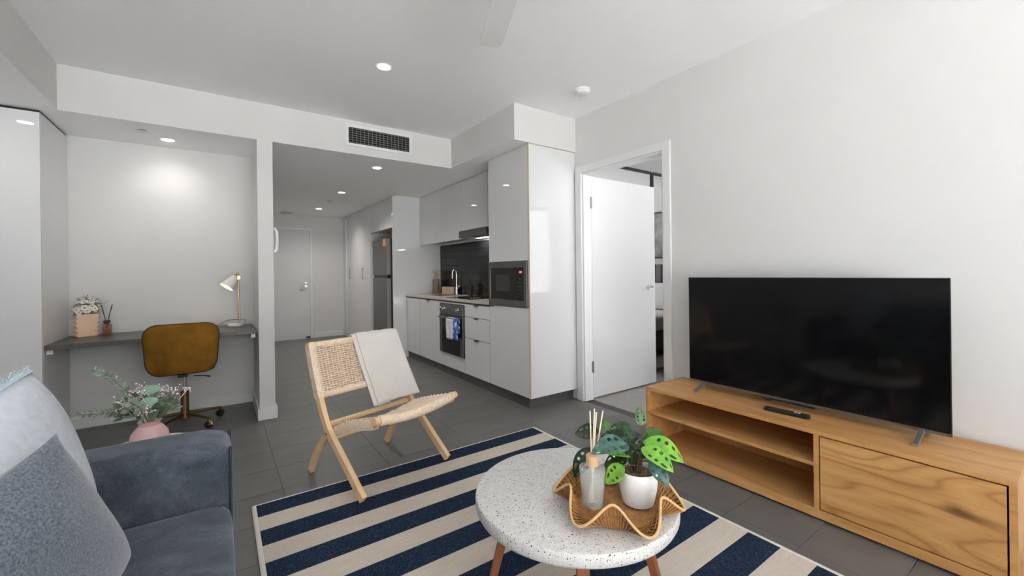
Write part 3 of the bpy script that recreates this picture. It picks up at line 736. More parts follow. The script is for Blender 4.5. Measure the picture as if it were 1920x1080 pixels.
m.tube([(RUGX0+.01, RUGY0, z), (RUGX0+.01, RUGY1-.004, z)], .011, 8, flat=.45); make('side_binding', m, BIND, rug, smooth=60)
m = MB(); m.tube([(RUGX1-.01, RUGY0, z), (RUGX1-.01, RUGY1-.004, z)], .011, 8, flat=.45); make('side_binding', m, BIND, rug, smooth=60)
m = MB(); m.tube([(RUGX0+.004, RUGY1-.003, z), (RUGX1-.004, RUGY1-.003, z)], .005, 8, flat=.9); make('end_binding', m, BIND, rug, smooth=60)

# ------------------------------------------------------------------ folding rope lounge chair
ca = R(18)
lc = thing('lounge_chair', 'folding pale wood lounge chair with woven cord seat and back', 'chair', (.777, 2.54, .0), ca)
# local: x across (photo left to right), y = backwards (front is -y), z up
def sweep(m, pts, w, t_, x):
    """flat bar of width w (in the side plane) and thickness t_ across, along a polyline of (front, z)"""
    P = [Vector((0, -f, z)) for f, z in pts]; n = len(P); vs = []; fs = []
    for i in range(n):
        d = (P[min(i+1, n-1)] - P[max(i-1, 0)]).normalized(); nn = Vector((0, -d.z, d.y))*(w/2)
        for sx in (-1, 1):
            for sn in (-1, 1): vs.append(P[i] + nn*sn + Vector((x + sx*t_/2, 0, 0)))
    for i in range(n-1):
        a = i*4; b = a + 4
        fs += [(a, a+1, b+1, b), (a+2, b+2, b+3, a+3), (a, b, b+2, a+2), (a+1, a+3, b+3, b+1)]
    fs += [(0, 2, 3, 1), (n*4-4, n*4-3, n*4-1, n*4-2)]
    return m.add(vs, fs)
def bez(p0, p1, p2, n=10):
    return [((1-t)**2*p0[0] + 2*t*(1-t)*p1[0] + t*t*p2[0], (1-t)**2*p0[1] + 2*t*(1-t)*p1[1] + t*t*p2[1]) for t in [k/n for k in range(n+1)]]
outer = bez((.292, .024), (.10, .19), (-.03, .30), 8)[:-1] + bez((-.03, .30), (-.115, .40), (-.235, .775), 10)
inner = bez((-.285, .004), (-.20, .19), (-.05, .285), 8)[:-1] + bez((-.05, .285), (.10, .36), (.375, .420), 10)
for sx in (-1, 1):
    make('back_leg_frame', sweep(MB(), outer, .045, .028, sx*.295), ASH, lc, world=False, bevel=.004)
    make('seat_leg_frame', sweep(MB(), inner[:14], .040, .024, sx*.268), ASH, lc, world=False, bevel=.004)
    m = MB(); m.cyl((sx*.255, .035, .292), (sx*.312, .035, .292), .008, n=12); make('pivot_bolt', m, mat('brass_bolt', (.55,.4,.2), .35, 1), lc, world=False, smooth=40)
def rod(p0, p1, r=.014): return MB().cyl(p0, p1, r, n=14)
make('rear_seat_rail', MB().bar((-.285, .075, .325), (.285, .075, .325), .030, .022), ASH, lc, world=False, bevel=.003)
make('lower_stretcher', rod((-.283, .13, .21), (.283, .13, .21), .010), ASH, lc, world=False, smooth=40)
ROPE = noisy('natural_paper_cord', (.70,.55,.41), (.86,.72,.57), 90, .85, .4, .001, spec=.15)
FIBER = ROPE
def catm(fn, s0, s1, n): return [fn(s0 + (s1 - s0)*k/n) for k in range(n+1)]
def weave(m, surf, nu, nv, r, lift, seg=3):
    """over-under weave on surf(u,v)->(point, normal); nu warps along v, nv wefts along u"""
    for i in range(nu):
        u = (i + .5)/nu; pts = []
        for k in range(nv*seg + 1):
            v = k/(nv*seg); p, n = surf(u, v); ph_ = v*nv*PI + (i//2 % 2)*PI
            pts.append(p + n*(lift*math.sin(ph_)))
        m.tube(pts, r, 5, flat=.75)
    for j in range(nv):
        v = (j + .5)/nv; pts = []
        for k in range(nu//2*seg + 1):
            u = k/(nu//2*seg); p, n = surf(u, v); ph_ = u*(nu//2)*PI + (j % 2)*PI + PI/2
            pts.append(p - n*(lift*math.sin(ph_)))
        m.tube(pts, r*1.15, 5, flat=.75)
# backrest frame rails and cord
def fz(path, s):     # point along a (front,z) polyline by fraction
    L = [0]
    for a, b in zip(path, path[1:]): L.append(L[-1] + math.hypot(b[0]-a[0], b[1]-a[1]))
    t_ = s*L[-1]
    for i in range(len(path)-1):
        if t_ <= L[i+1] or i == len(path)-2:
            q = (t_ - L[i])/max(1e-9, L[i+1]-L[i]); return path[i][0] + (path[i+1][0]-path[i][0])*q, path[i][1] + (path[i+1][1]-path[i][1])*q
backpath = [p for p in outer if p[1] > .445]
def bsurf(off):
    def f(u, v):
        fr_, z = fz(backpath, .03 + v*.94); fr2, z2 = fz(backpath, min(1, .03 + v*.94 + .02))
        bow = .018*math.sin(PI*u)
        d = Vector((0, -(fr2-fr_), z2-z)).normalized(); n = Vector((0, -d.z, d.y)) if False else Vector((1, 0, 0)).cross(d)
        if n.y > 0: n = -n
        return Vector((-.283 + u*.566, -fr_ + bow, z)) + n*off, n
    return f
for v in (.02, .97):
    p, _ = bsurf(0)(0, v); p1, _ = bsurf(0)(1, v)
    make('back_rail', rod(p, p1, .013), ASH, lc, world=False, smooth=40)
m = MB(); weave(m, bsurf(.016), 26, 24, .0062, .0045); make('back_cord_weave', m, ROPE, lc, world=False, smooth=70, kind='stuff')
# cord wrapped over the posts and the top and bottom rails
m = MB()
for sx in (-1, 1):
    for k in range(46):
        fr_, z = fz(backpath, .02 + .93*k/45); c = Vector((sx*.295, -fr_, z)); fr2, z2 = fz(backpath, min(1, .03 + .93*k/45)); d = Vector((0, -(fr2-fr_), z2-z)).normalized(); nn = Vector((1, 0, 0)).cross(d)
        pts = [c + Vector((sx*.0155, 0, 0)) + nn*.022*q for q in (-1, 1)]; pts = [c + Vector((-sx*.0155, 0, 0)) + nn*-.022] + pts + [c + Vector((-sx*.0155, 0, 0)) + nn*.022]
        m.tube(pts, .0038, 5, closed=True)
make('post_cord_wrap', m, ROPE, lc, world=False, smooth=70, kind='stuff')
m = MB()
for v in (.02, .97):
    for k in range(84):
        p, n = bsurf(0)(.005 + .99*k/83, v)
        bw = .018*math.sin(PI*(.005 + .99*k/83)); p = p - Vector((0, bw, 0))
        m.tube([p + Vector((0, .0175*math.cos(a), .0175*math.sin(a))) for a in [2*PI*j/8 for j in range(8)]], .0036, 5, closed=True)
make('rail_cord_wrap', m, ROPE, lc, world=False, smooth=70, kind='stuff')
# seat: front rail bows down in the middle, cord across
seatpath = [p for p in inner if p[0] > -.045]
def ssurf(off):
    def f(u, v):
        fr_, z = fz(seatpath, .06 + v*.94); fr2, z2 = fz(seatpath, min(1, .06 + v*.94 + .02))
        sag = -.040*math.sin(PI*u)*(.55 + .45*math.sin(PI*min(1, v*.75 + .2)))
        d = Vector((0, -(fr2-fr_), z2-z)); d = d.normalized() if d.length > 1e-6 else Vector((0, -1, .2)).normalized()
        n = d.cross(Vector((1, 0, 0)))
        if n.z < 0: n = -n
        return Vector((-.262 + u*.524, -fr_, z + sag + .012)) + n*off, n
    return f
m = MB(); weave(m, ssurf(.012), 26, 24, .0064, .0045); make('seat_cord_weave', m, ROPE, lc, world=False, smooth=70, kind='stuff')
def frail(s): 
    p, _ = ssurf(0)(s, 1.0); return p
m = MB(); m.tube([Vector((-.288, frail(0).y, frail(0).z + .004))] + [frail(k/14) for k in range(15)] + [Vector((.288, frail(1).y, frail(1).z + .004))], .019, 16); make('front_seat_rail', m, ASH, lc, world=False, smooth=50)
m = MB()
for k in range(86):
    p = frail(.012 + .976*k/85)
    m.tube([p + Vector((0, .0245*math.cos(a), .0245*math.sin(a))) for a in [2*PI*j/8 for j in range(8)]], .0036, 5, closed=True)
for sx in (-1, 1):
    for k in range(46):
        p, n = ssurf(0)(0 if sx < 0 else 1, .03 + .92*k/45); p = Vector((sx*.268, p.y, p.z - .012))
        m.tube([p + Vector((sx*.016, 0, 0)) + n*q for q in (-.026, .022)] + [p - Vector((sx*.016, 0, 0)) + n*q for q in (.022, -.026)], .0038, 5, closed=True)
make('seat_cord_wrap', m, ROPE, lc, world=False, smooth=70, kind='stuff')
# throw folded over the back
THROW = noisy('cream_linen_throw', (.62,.60,.56), (.70,.68,.64), 160, .95, .4, .001, spec=.1)
tb = thing('throw_blanket', 'cream linen throw folded over the right half of the woven chair', 'blanket', (.777, 2.54, .0), ca)
def throwsheet(off, u0, u1, vend, wig, ph_):
    def f(a, b):
        u = u0 + (u1 - u0)*a
        s = b
        if s < .30:                       # hanging behind
            v = .98 - (.30 - s)/.30*.75; p, n = bsurf(-.026 - off)(u, v); p = p - Vector((0, .0, 0))
        elif s < .36:                     # over the top
            q = (s - .30)/.06; p, n = bsurf(0)(u, .98); ang = PI*q
            p = p + n*(-math.cos(ang)*(.028 + off)) + Vector((0, 0, (.026 + off)*math.sin(ang)))
        else:                             # front
            q = (s - .36)/.64; v = .98 - q*vend
            if v >= 0: p, n = bsurf(.030 + off)(u, v)
            else:
                p0, n = bsurf(.030 + off)(u, 0); p1, _ = bsurf(.030 + off)(u, .1); d = (p0 - p1).normalized(); p = p0 + d*(-v*.36)
            p = p + n*(wig*math.sin(u*17 + ph_ + q*2)*q + .016*q) + Vector((.035*q + .01*q*a, 0, 0))
        p = p + Vector((0, 0, .0015*math.sin(u*40 + s*9)))
        return p
    return f
m = MB(); m.grid(throwsheet(.006, .50, 1.03, 1.37, .004, 0), 30, 60); make('upper_fold', m, THROW, tb, world=False, smooth=70, solid=.006)
m = MB(); m.grid(throwsheet(.0, .45, .64, 1.40, .003, 1), 12, 60); make('under_fold', m, THROW, tb, world=False, smooth=70, solid=.006)

# ------------------------------------------------------------------ coffee table and what stands on it
tcx, tcy, tz = 1.025, 1.09, .40
ct = thing('coffee_table', 'round speckled terrazzo coffee table with walnut legs on the rug', 'table', (tcx, tcy, .008))
TERR = mat('speckled_terrazzo', (.66,.65,.64), .35, spec=.4); t = NT(TERR)
def chips(scale, thr, seed):
    v = t.n('ShaderNodeTexVoronoi'); v.inputs['Scale'].default_value = scale; t.l(t.mapping(loc=(seed, seed*2, 0)), v.inputs['Vector'])
    rnd = t.sep(v.outputs['Color'])
    size = t.math('MULTIPLY', rnd[0], thr)
    return t.math('LESS_THAN', v.outputs['Distance'], size), rnd[1]
base = t.ramp(t.noise(40, 3), [(.3, (.60,.595,.58)), (.7, (.68,.675,.66))])
for (sc_, thr, seed, cols) in ((250, .46, 1.3, [(.0, (.50,.46,.40)), (.5, (.30,.28,.26)), (.8, (.42,.36,.30))]),
                               (130, .30, 4.1, [(.0, (.12,.11,.11)), (.45, (.30,.27,.24)), (.7, (.05,.05,.06))]),
                               (72, .20, 7.7, [(.0, (.03,.03,.035)), (.6, (.06,.07,.10)), (.85, (.2,.17,.15))])):
    msk, rc = chips(sc_, thr, seed); base = t.mix(base, t.ramp(rc, cols, 'CONSTANT'), msk)
t.color(base)
m = MB(); m.lathe([(0, tz-.048), (.336, tz-.048), (.346, tz-.042), (.350, tz-.034), (.350, tz-.008), (.347, tz-.002), (.342, tz), (0, tz)], (tcx, tcy, 0), 96)
make('table_top', m, TERR, ct, smooth=35)
m = MB()
for a in (0, PI/2): m.bar((tcx + .24*math.cos(a+.9), tcy + .24*math.sin(a+.9), tz-.060), (tcx - .24*math.cos(a+.9), tcy - .24*math.sin(a+.9), tz-.060), .035, .022)
make('cross_rail', m, WALNUT, ct)
for deg in (147, 232, 301, 46):
    a = R(deg); top = Vector((tcx + .225*math.cos(a), tcy + .225*math.sin(a), tz-.052)); bot = Vector((tcx + .315*math.cos(a), tcy + .315*math.sin(a), .0085))
    m = MB(); s0, s1 = .021, .014; tn = Vector((-math.sin(a), math.cos(a), 0)); rn = Vector((math.cos(a), math.sin(a), 0))
    vs = [top + tn*i*s0 + rn*j*s0*.8 for i, j in ((-1,-1),(1,-1),(1,1),(-1,1))] + [bot + tn*i*s1 + rn*j*s1*.8 for i, j in ((-1,-1),(1,-1),(1,1),(-1,1))]
    m.add(vs, [(0,1,2,3),(7,6,5,4)] + [(i, i+4, (i+1)%4+4, (i+1)%4) for i in range(4)])
    make('leg', m, WALNUT, ct, bevel=.003)
# rattan tray
rx, ry = 1.045, .915
tr = thing('rattan_tray', 'wavy-edged woven rattan tray on the terrazzo table', 'tray', (rx, ry, tz))
RAT = noisy('honey_rattan', (.33,.145,.038), (.52,.265,.09), 60, .5, .2, .001)
RATD = noisy('dark_rattan_lining', (.085,.034,.009), (.14,.06,.016), 60, .7)
RATR = noisy('pale_rattan_rim', (.58,.36,.16), (.68,.45,.22), 60, .5)
def traypt(a, s, off=0):
    """a: angle, s: 0 centre .. 1 rim"""
    wv_ = math.cos(6*(a - R(188)))
    rb = .118
    if s < .5: r = rb*s/.5; z = .006
    else:
        q = (s - .5)/.5
        r = rb + (.064 + .020*wv_)*q + .004*q*q*wv_
        z = .006 + (.050 - .032*wv_)*q**1.35 + .008*q
    return Vector((r*math.cos(a), r*math.sin(a), z + off))
m = MB(); m.grid(lambda u, v: traypt(2*PI*u, .02 + .97*v, .0), 144, 18, closeu=True); make('lining', m, RATD, tr, world=False, smooth=60)
m = MB()
for k in range(130):
    a = 2*PI*k/130; m.tube([traypt(a, .30 + .70*j/10) + Vector((0, 0, .0012)) for j in range(11)], .0017, 5)
for k in range(22):
    r = .012 + .106*k/21; m.tube([(r*math.cos(2*PI*j/48), r*math.sin(2*PI*j/48), .0085) for j in range(48)], .0021, 5, closed=True)
for s in (.62, .76, .9):
    m.tube([traypt(2*PI*j/144, s) + Vector((0, 0, .002)) for j in range(144)], .0013, 5, closed=True)
make('canes', m, RAT, tr, world=False, smooth=70, kind='stuff')
m = MB()
for k in range(130):
    a = 2*PI*(k+.5)/130; m.tube([traypt(a, .46 + .54*j/9) - Vector((0, 0, .0022)) for j in range(10)], .0019, 5)
make('outer_canes', m, RAT, tr, world=False, smooth=70, kind='stuff')
m = MB(); m.tube([traypt(2*PI*j/180, 1.0) + Vector((0, 0, .001)) for j in range(180)], .0042, 8, closed=True); make('rim', m, RATR, tr, world=False, smooth=70)
# clear diffuser bottle
db = thing('reed_diffuser', 'frosted glass reed diffuser with wooden collar and pale reeds', 'diffuser', (.985, .962, tz + .0115))
FROST = mat('frosted_glass', (.80,.85,.84), .10, Alpha=.26)
m = MB(); m.lathe([(0, 0), (.031, 0), (.035, .004), (.043, .118), (.042, .124), (.036, .128), (.018, .130), (.018, .136)], n=36); make('bottle', m, FROST, db, world=False, smooth=35)
m = MB(); m.lathe([(0, .012), (.031, .012), (.0385, .105), (0, .105)], n=32); make('liquid', m, mat('milky_fragrance', (.66,.72,.70), .25, Alpha=.30), db, world=False, smooth=35)
m = MB(); m.lathe([(.019, .130), (.020, .132), (.020, .162), (.017, .164), (0, .164)], n=28); make('collar', m, mat('pale_wood_collar', (.70,.45,.28), .5), db, world=False, smooth=35)
REED = mat('pale_reed', (.78,.67,.50), .7)
for (x, y, z) in ((1.016, .999, .701), (1.028, .990, .709), (1.031, .984, .698), (1.047, .970, .704)):
    e = Vector((x - .985, y - .962, z - tz - .0115)); b = Vector((-e.x*.35, -e.y*.35, .016)); m = MB(); m.cyl(b, e, .0024, n=7); make('reed', m, REED, db, world=False)
# potted plant
pp = thing('potted_plant', 'monstera-leaved plant in white textured pot on the rattan tray', 'plant', (1.118, .886, tz + .0115))
POT = noisy('white_textured_ceramic', (.78,.78,.78), (.86,.86,.86), 34, .55, .35, .004)
m = MB(); m.lathe([(0, 0), (.044, 0), (.050, .004), (.060, .05), (.0625, .082), (.0615, .106), (.059, .110), (.0555, .107), (.0555, .094), (0, .094)], n=40); make('pot', m, POT, pp, world=False, smooth=40)
SOIL = noisy('brown_pebbly_soil', (.05,.03,.015), (.34,.22,.12), 120, .9, .8, .004, pos=(.4, .62))
m = MB(); m.lathe([(.0552, .094), (.05, .098), (.02, .102), (0, .103)], n=24); make('soil', m, SOIL, pp, world=False, smooth=60)
def leafmat(name, c, c2, rough=.3):
    return noisy(name, c, c2, 45, rough, .1, spec=.5, detail=2)
LG = {'d': leafmat('dark_green_leaf', (.006,.026,.007), (.016,.05,.015)), 'g': leafmat('bright_green_leaf', (.11,.33,.025), (.19,.45,.05), .4),
      't': leafmat('teal_green_leaf', (.03,.09,.07), (.08,.17,.14), .25), 'm': leafmat('mid_green_leaf', (.025,.085,.012), (.06,.15,.025))}
LEAVES = [('d', (1.014,1.072,.602), (1.062,1.002,.619), .051, .1), ('d', (.969,1.03,.479), (1.038,1.006,.569), .044, .3), ('t', (.951,.933,.596), (1.089,.897,.602), .052, .35),
 ('g', (1.01,.916,.585), (1.099,.902,.566), .033, .3), ('d', (1.072,.983,.621), (1.126,.907,.613), .061, .3), ('m', (1.073,1.006,.659), (1.076,.967,.631), .022, .1),
 ('m', (1.198,.943,.695), (1.19,.924,.633), .030, .1), ('g', (1.199,.771,.56), (1.134,.877,.609), .057, .35), ('g', (1.128,.76,.554), (1.096,.855,.606), .049, .3),
 ('t', (1.106,.763,.509), (1.099,.829,.573), .038, .2), ('g', (1.003,.921,.492), (1.052,.887,.549), .042, .1), ('m', (1.141,1.007,.629), (1.171,.949,.618), .031, .1),
 ('m', (1.277,.899,.599), (1.19,.912,.603), .034, .2), ('d', (1.08,1.013,.596), (1.116,.952,.59), .043, .2), ('d', (1.078,.905,.614), (1.101,.888,.537), .036, .1),
 ('d', (1.22,.805,.549), (1.174,.862,.586), .041, .2), ('d', (1.023,.943,.538), (1.099,.915,.551), .038, .2), ('d', (1.179,.956,.612), (1.17,.926,.571), .034, .1),
 ('d', (1.10,.93,.655), (1.125,.90,.58), .040, .15), ('d', (1.16,.89,.62), (1.13,.885,.55), .040, .15), ('d', (1.05,.965,.60), (1.105,.92,.575), .044, .25), ('m', (1.215,.86,.625), (1.15,.885,.60), .040, .25)]
org = Vector((1.118, .886, tz + .0115)); camv = Vector((0, 0, 1.17))
HOLES = {(3, 1), (5, 1), (7, 1), (3, 4), (5, 4), (7, 4), (9, 1), (8, 4)}
rl = random.Random(5)
for i, (kd, tip, bs_, w, droop) in enumerate(LEAVES):
    tip = Vector(tip) - org; b = Vector(bs_) - org; ax = tip - b; L = ax.length; d = ax.normalized()
    out_ = Vector((0, 0, 1)) * 1.0 + Vector((-.35, -.55, .2)); nrm = (out_ - d*out_.dot(d)).normalized(); sd = d.cross(nrm)
    def lf(u, v, b=b, d=d, sd=sd, nrm=nrm, L=L, w=w, droop=droop):
        prof = math.sin(PI*min(1, max(0, u))**.8)**.75 if 0 < u < 1 else 0
        x = (v - .5)*w*1.45*max(prof, .03)
        return b + d*(u*L) + sd*x + nrm*(droop*L*.45*math.sin(PI*u) + abs(v - .5)*w*.22*prof - .0)
    m = MB(); m.grid(lf, 11, 6, skip=HOLES if L > .05 else ())
    make('leaf', m, LG[kd], pp, world=False, smooth=80, sub=1, solid=.0008)
    m = MB(); root = Vector((rl.uniform(-.015, .015), rl.uniform(-.015, .015), .105)); mid = (root + b)/2 + Vector((0, 0, .012))
    m.tube([root, root*.6 + mid*.4 + Vector((0, 0, .008)), mid*.5 + b*.5, b, b + d*L*.25 + nrm*droop*L*.45*.7], [.0022, .002, .0018, .0014, .0008], 6)
    make('stem', m, mat('plant_stem', (.10,.07,.03), .6) if i == 0 else bpy.data.materials['plant_stem'], pp, world=False, smooth=60)

# ------------------------------------------------------------------ media unit and television
tvx = 2.265; X1 = 2.675; TY0, TY1 = .178, 1.724; TH = .418
mu = thing('media_unit', 'low oak media unit with open shelves and one cupboard', 'tv stand', (2.47, .95, 0))
make('top_board', box(tvx, X1, TY0, TY1, TH-.020, TH), OAK, mu, bevel=.0015)
make('bottom_board', box(tvx, X1, TY0, TY1, .012, .052), OAK, mu, bevel=.0015)
for (a, b) in ((TY0, TY0+.020), (TY1-.020, TY1)): make('side_board', box(tvx, X1, a, b, .052, TH-.020), OAK, mu)
make('divider', box(tvx, X1-.012, .768, .788, .052, TH-.020), OAK, mu)
make('back_board', box(X1-.012, X1, TY0+.020, TY1-.020, .052, TH-.020), OAK, mu)
make('shelf', box(tvx+.006, X1-.012, .788, TY1-.020, .247, .264), OAK, mu)
make('cupboard_door', box(tvx+.002, tvx+.02, .2035, .7625, .058, TH-.026), OAKDOOR, mu)
for y in (TY0+.05, .95, TY1-.05):
    for x in (tvx+.05, X1-.05):
        m = MB(); m.cyl((x, y, 0), (x, y, .012), .014, n=12); make('foot_pad', m, WHITE, mu)
m = MB(); m.cyl((2.45, TY1-.0215, .215), (2.45, TY1-.0202, .215), .004, n=10); make('peg_hole', m, BLACK, mu)
tv = thing('television', 'large black flat-screen television on the oak unit', 'television', (2.5, .965, TH))
ty0, ty1, tz0, tz1, txx = .372, 1.555, .460, 1.124, 2.50
make('housing', box(txx+.004, txx+.045, ty0+.02, ty1-.02, tz0+.02, tz1-.03), BLACK, tv, bevel=.01)
make('back_shell', box(txx+.002, txx+.008, ty0, ty1, tz0, tz1), BLACK, tv)
SCREEN = mat('black_screen', (.003,.003,.0035), .09, spec=.33)
make('screen', box(txx, txx+.002, ty0+.002, ty1-.002, tz0+.010, tz1-.002), SCREEN, tv)
fm = mat('grey_metal_bezel', (.20,.20,.21), .35, .8)
m = MB(); m.box(txx-.003, txx+.008, ty0, ty1, tz0-.002, tz0+.010); make('lower_bezel', m, fm, tv)
m = MB(); m.box(txx-.001, txx+.008, ty0-.002, ty0+.0015, tz0, tz1+.002); m.box(txx-.001, txx+.008, ty1-.0015, ty1+.002, tz0, tz1+.002); m.box(txx-.001, txx+.008, ty0, ty1, tz1-.0015, tz1+.002); make('thin_bezel', m, BLACK, tv)
m = MB(); m.tube([(txx+.03, 1.13, tz0+.03), (txx+.012, 1.125, tz0-.006), (txx+.004, 1.10, tz0-.016), (txx+.004, 1.075, tz0-.018), (txx+.02, 1.06, tz0+.01)], .003, 6); make('cable', m, BLACK, tv, smooth=60)
make('sensor_bar', box(txx-.004, txx+.004, .86, 1.08, tz0-.012, tz0-.002), BLACK, tv)
FOOT = mat('silver_foot', (.55,.55,.56), .3, .9)
for y in (1.455, .462):
    m = MB(); a = (txx+.01, y, tz0+.002)
    m.bar(a, (2.385, y, TH+.006), .020, .010, up=(1, 0, 0)); m.bar(a, (2.60, y, TH+.006), .020, .010, up=(1, 0, 0)); make('foot', m, FOOT, tv, bevel=.002)
rm = thing('remote_control', 'black remote control lying on the oak media unit', 'remote', (2.405, .955, TH), R(6))
m = MB(); m.prism(rrect(.042, .205, .012, 4), 'z', .0005, .017); make('body', m, BLACK, rm, world=False, bevel=.003)
BTN = mat('remote_button_white', (.75,.75,.75), .5); BTG = mat('remote_button_grey', (.07,.07,.07), .5)
for (x, y) in ((.007, -.04), (.007, -.055)): make('button', box(x-.014, x+.008, y-.005, y+.005, .017, .0185), BTN, rm, world=False, label='white shortcut button')
for k in range(6):
    for q in (-1, 0, 1): make('button', box(q*.011-.0035, q*.011+.0035, -.02+k*.017-.0035, -.02+k*.017+.0035, .017, .0182), BTG, rm, world=False)

# ------------------------------------------------------------------ sofa
SOFA = mat('blue_grey_velvet', (.1,.12,.16), .9, spec=.1, Sheen_Weight=.3, Sheen_Roughness=.45); t = NT(SOFA)
SOFA.node_tree.nodes['Principled BSDF'].inputs['Sheen Tint'].default_value = (.7, .78, .9, 1)
n1 = t.noise(9, 6, None, .65, .4); n2 = t.noise(260, 2)
t.color(t.mix(t.ramp(n1, [(.36, (.030,.037,.050)), (.52, (.062,.074,.097)), (.68, (.135,.152,.185))]), t.ramp(n2, [(.3, (.03,.037,.05)), (.7, (.11,.125,.15))]), .4)); t.bump(n2, .25, .001)
PIPE = mat('dark_blue_piping', (.03,.037,.05), .8)
sf = thing('sofa', 'blue-grey velvet sofa seen from its near end', 'sofa', (-.45, .9, 0))
SX0, SX1 = -.93, .025; SY0, SY1 = -.10, 1.80
def cushbox(m, x0, x1, y0, y1, z0, z1, r, puff=0, nx=10, ny=12):
    """soft box: rounded, slightly crowned"""
    o_ = MB(); bm = bmesh.new()
    o_.box(x0, x1, y0, y1, z0, z1); me = o_.mesh('t'); bm.from_mesh(me)
    bmesh.ops.subdivide_edges(bm, edges=bm.edges[:], cuts=7, use_grid_fill=True)
    cx, cy, cz = (x0+x1)/2, (y0+y1)/2, (z0+z1)/2; hx, hy, hz = (x1-x0)/2, (y1-y0)/2, (z1-z0)/2
    for v in bm.verts:
        p = Vector((v.co.x-cx, v.co.y-cy, v.co.z-cz)); q = Vector((max(-hx+r, min(hx-r, p.x)), max(-hy+r, min(hy-r, p.y)), max(-hz+r, min(hz-r, p.z))))
        d = p - q
        if d.length > 1e-6: p = q + d.normalized()*r
        k = (1-(p.x/hx)**2)*(1-(p.y/hy)**2) if abs(p.z) > hz*.9 else 0
        p.z += puff*max(k, 0)*(1 if p.z > 0 else 0)
        v.co = p + Vector((cx, cy, cz))
    bm.verts.index_update()
    m.add([v.co[:] for v in bm.verts], [[v.index for v in f.verts] for f in bm.faces]); bm.free(); bpy.data.meshes.remove(me); return m
make('base', cushbox(MB(), SX0, SX1-.02, SY0+.02, SY1-.02, .10, .30, .03), SOFA, sf, smooth=60, sub=1)
for (a, b) in ((SY1-.185, SY1), (SY0, SY0+.185)):
    ar_ = make('arm', cushbox(MB(), SX0, SX1+.004, a, b, .12, .650, .030), SOFA, sf, smooth=60, sub=1)
    if a > 1:
        m = MB()
        for yy_ in (a+.006, b-.006): m.tube([(SX1-.002, yy_, .16), (SX1-.002, yy_, .622)], .0045, 6)
        make('piping', m, PIPE, ar_, smooth=60)
make('backrest', cushbox(MB(), SX0, -.72, SY0+.185, SY1-.185, .28, .80, .05), SOFA, sf, smooth=60, sub=1)
mid = (SY0 + SY1)/2
for (a, b) in ((SY0+.188, mid-.002), (mid+.002, SY1-.188)):
    make('seat_cushion', cushbox(MB(), -.72, SX1, a, b, .30, .466, .024, .012), SOFA, sf, smooth=60, sub=1)
    make('back_cushion', cushbox(MB(), -.735, -.56, a, b, .455, .80, .06), SOFA, sf, smooth=60, sub=1)
for (x, y) in ((SX0+.07, SY0+.08), (SX1-.09, SY0+.08), (SX0+.07, SY1-.08), (SX1-.09, SY1-.08)):
    m = MB(); m.cyl((x, y, 0), (x, y, .11), .018, .026); make('leg', m, BLACK, sf, smooth=40)
# scatter cushions: corners far-top, far-bottom, near-top, near-bottom
def cushion(name, FT, FB, NT_, NB, thick, mt, label, pinch=.10, n=26):
    FT, FB, NT_, NB = map(Vector, (FT, FB, NT_, NB)); ctr = (FT+FB+NT_+NB)/4
    nrm = ((FB-FT).cross(NT_-FT)).normalized()
    if nrm.x < 0: nrm = -nrm
    def pt(u, v, s):
        a = 2*u-1; b = 2*v-1
        aa = a*(1 - pinch*(1-abs(b)**2)*0 - pinch*abs(a)**3*(1-b*b)*.5); bb = b*(1 - pinch*abs(b)**3*(1-a*a)*.5)
        uu = (aa+1)/2; vv = (bb+1)/2
        p = FT*(1-uu)*(1-vv) + FB*(1-uu)*vv + NT_*uu*(1-vv) + NB*uu*vv
        h = thick*(max(0, (1-abs(a)**2.6)*(1-abs(b)**2.6)))**.55
        return p + nrm*(s*h + .004*math.sin(a*7+b*5)*(1-a*a)*(1-b*b))
    m = MB(); m.grid(lambda u, v: pt(u, v, 1), n, n); m.grid(lambda u, v: pt(u, v, -1), n, n)
    t_ = thing(name, label, 'cushion', tuple(ctr - Vector((0, 0, ctr.z - min(FB.z, NB.z)))))
    o = make('cover', m, mt, t_, smooth=70)
    bm = bmesh.new(); bm.from_mesh(o.data); bmesh.ops.remove_doubles(bm, verts=bm.verts, dist=1e-5); bmesh.ops.recalc_face_normals(bm, faces=bm.faces); bm.to_mesh(o.data); bm.free()
    return t_, pt, nrm
PALE = noisy('pale_blue_linen', (.50,.53,.575), (.56,.59,.635), 60, .95, .3, .002, spec=.1, detail=5)
t1, pt1, nr1 = cushion('linen_cushion', (-.375, 1.49, .945), (-.275, 1.535, .485), (-.465, .97, .72), (-.33, .99, .485), .085, PALE, 'large pale blue linen cushion with fringed edge on the sofa', -.35)
rg = random.Random(11)
m = MB()
for k in range(230):
    q = k/229; p = pt1(q, .0, 0); up = (pt1(q, 0, 0) - pt1(q, .06, 0)).normalized()
    d = (up + Vector((rg.uniform(-.5, .5), rg.uniform(-.4, .4), rg.uniform(-.2, .4)))).normalized(); l_ = rg.uniform(.012, .024)
    m.tube([p, p + up*l_*.5, p + d*l_], [.0016, .0013, .0007], 4)
make('fringe', m, noisy('blue_fringe', (.33,.41,.45), (.50,.56,.60), 80, .95), t1, kind='stuff')
m = MB(); m.tube([pt1(k/60, .0, 0) for k in range(61)], .0045, 6); make('fringe_seam', m, mat('pale_blue_seam', (.42,.52,.58), .9), t1, smooth=60)
cushion('velvet_cushion', (-.258, 1.15, .875), (-.185, 1.385, .485), (-.42, .78, .75), (-.29, .99, .485), .075, noisy('speckled_blue_grey_chenille', (.040,.052,.070), (.155,.185,.225), 240, .95, .5, .0012, spec=.1, detail=6, pos=(.3, .7), Sheen_Weight=.4), 'blue-grey velvet cushion leaning in front of the pale one')
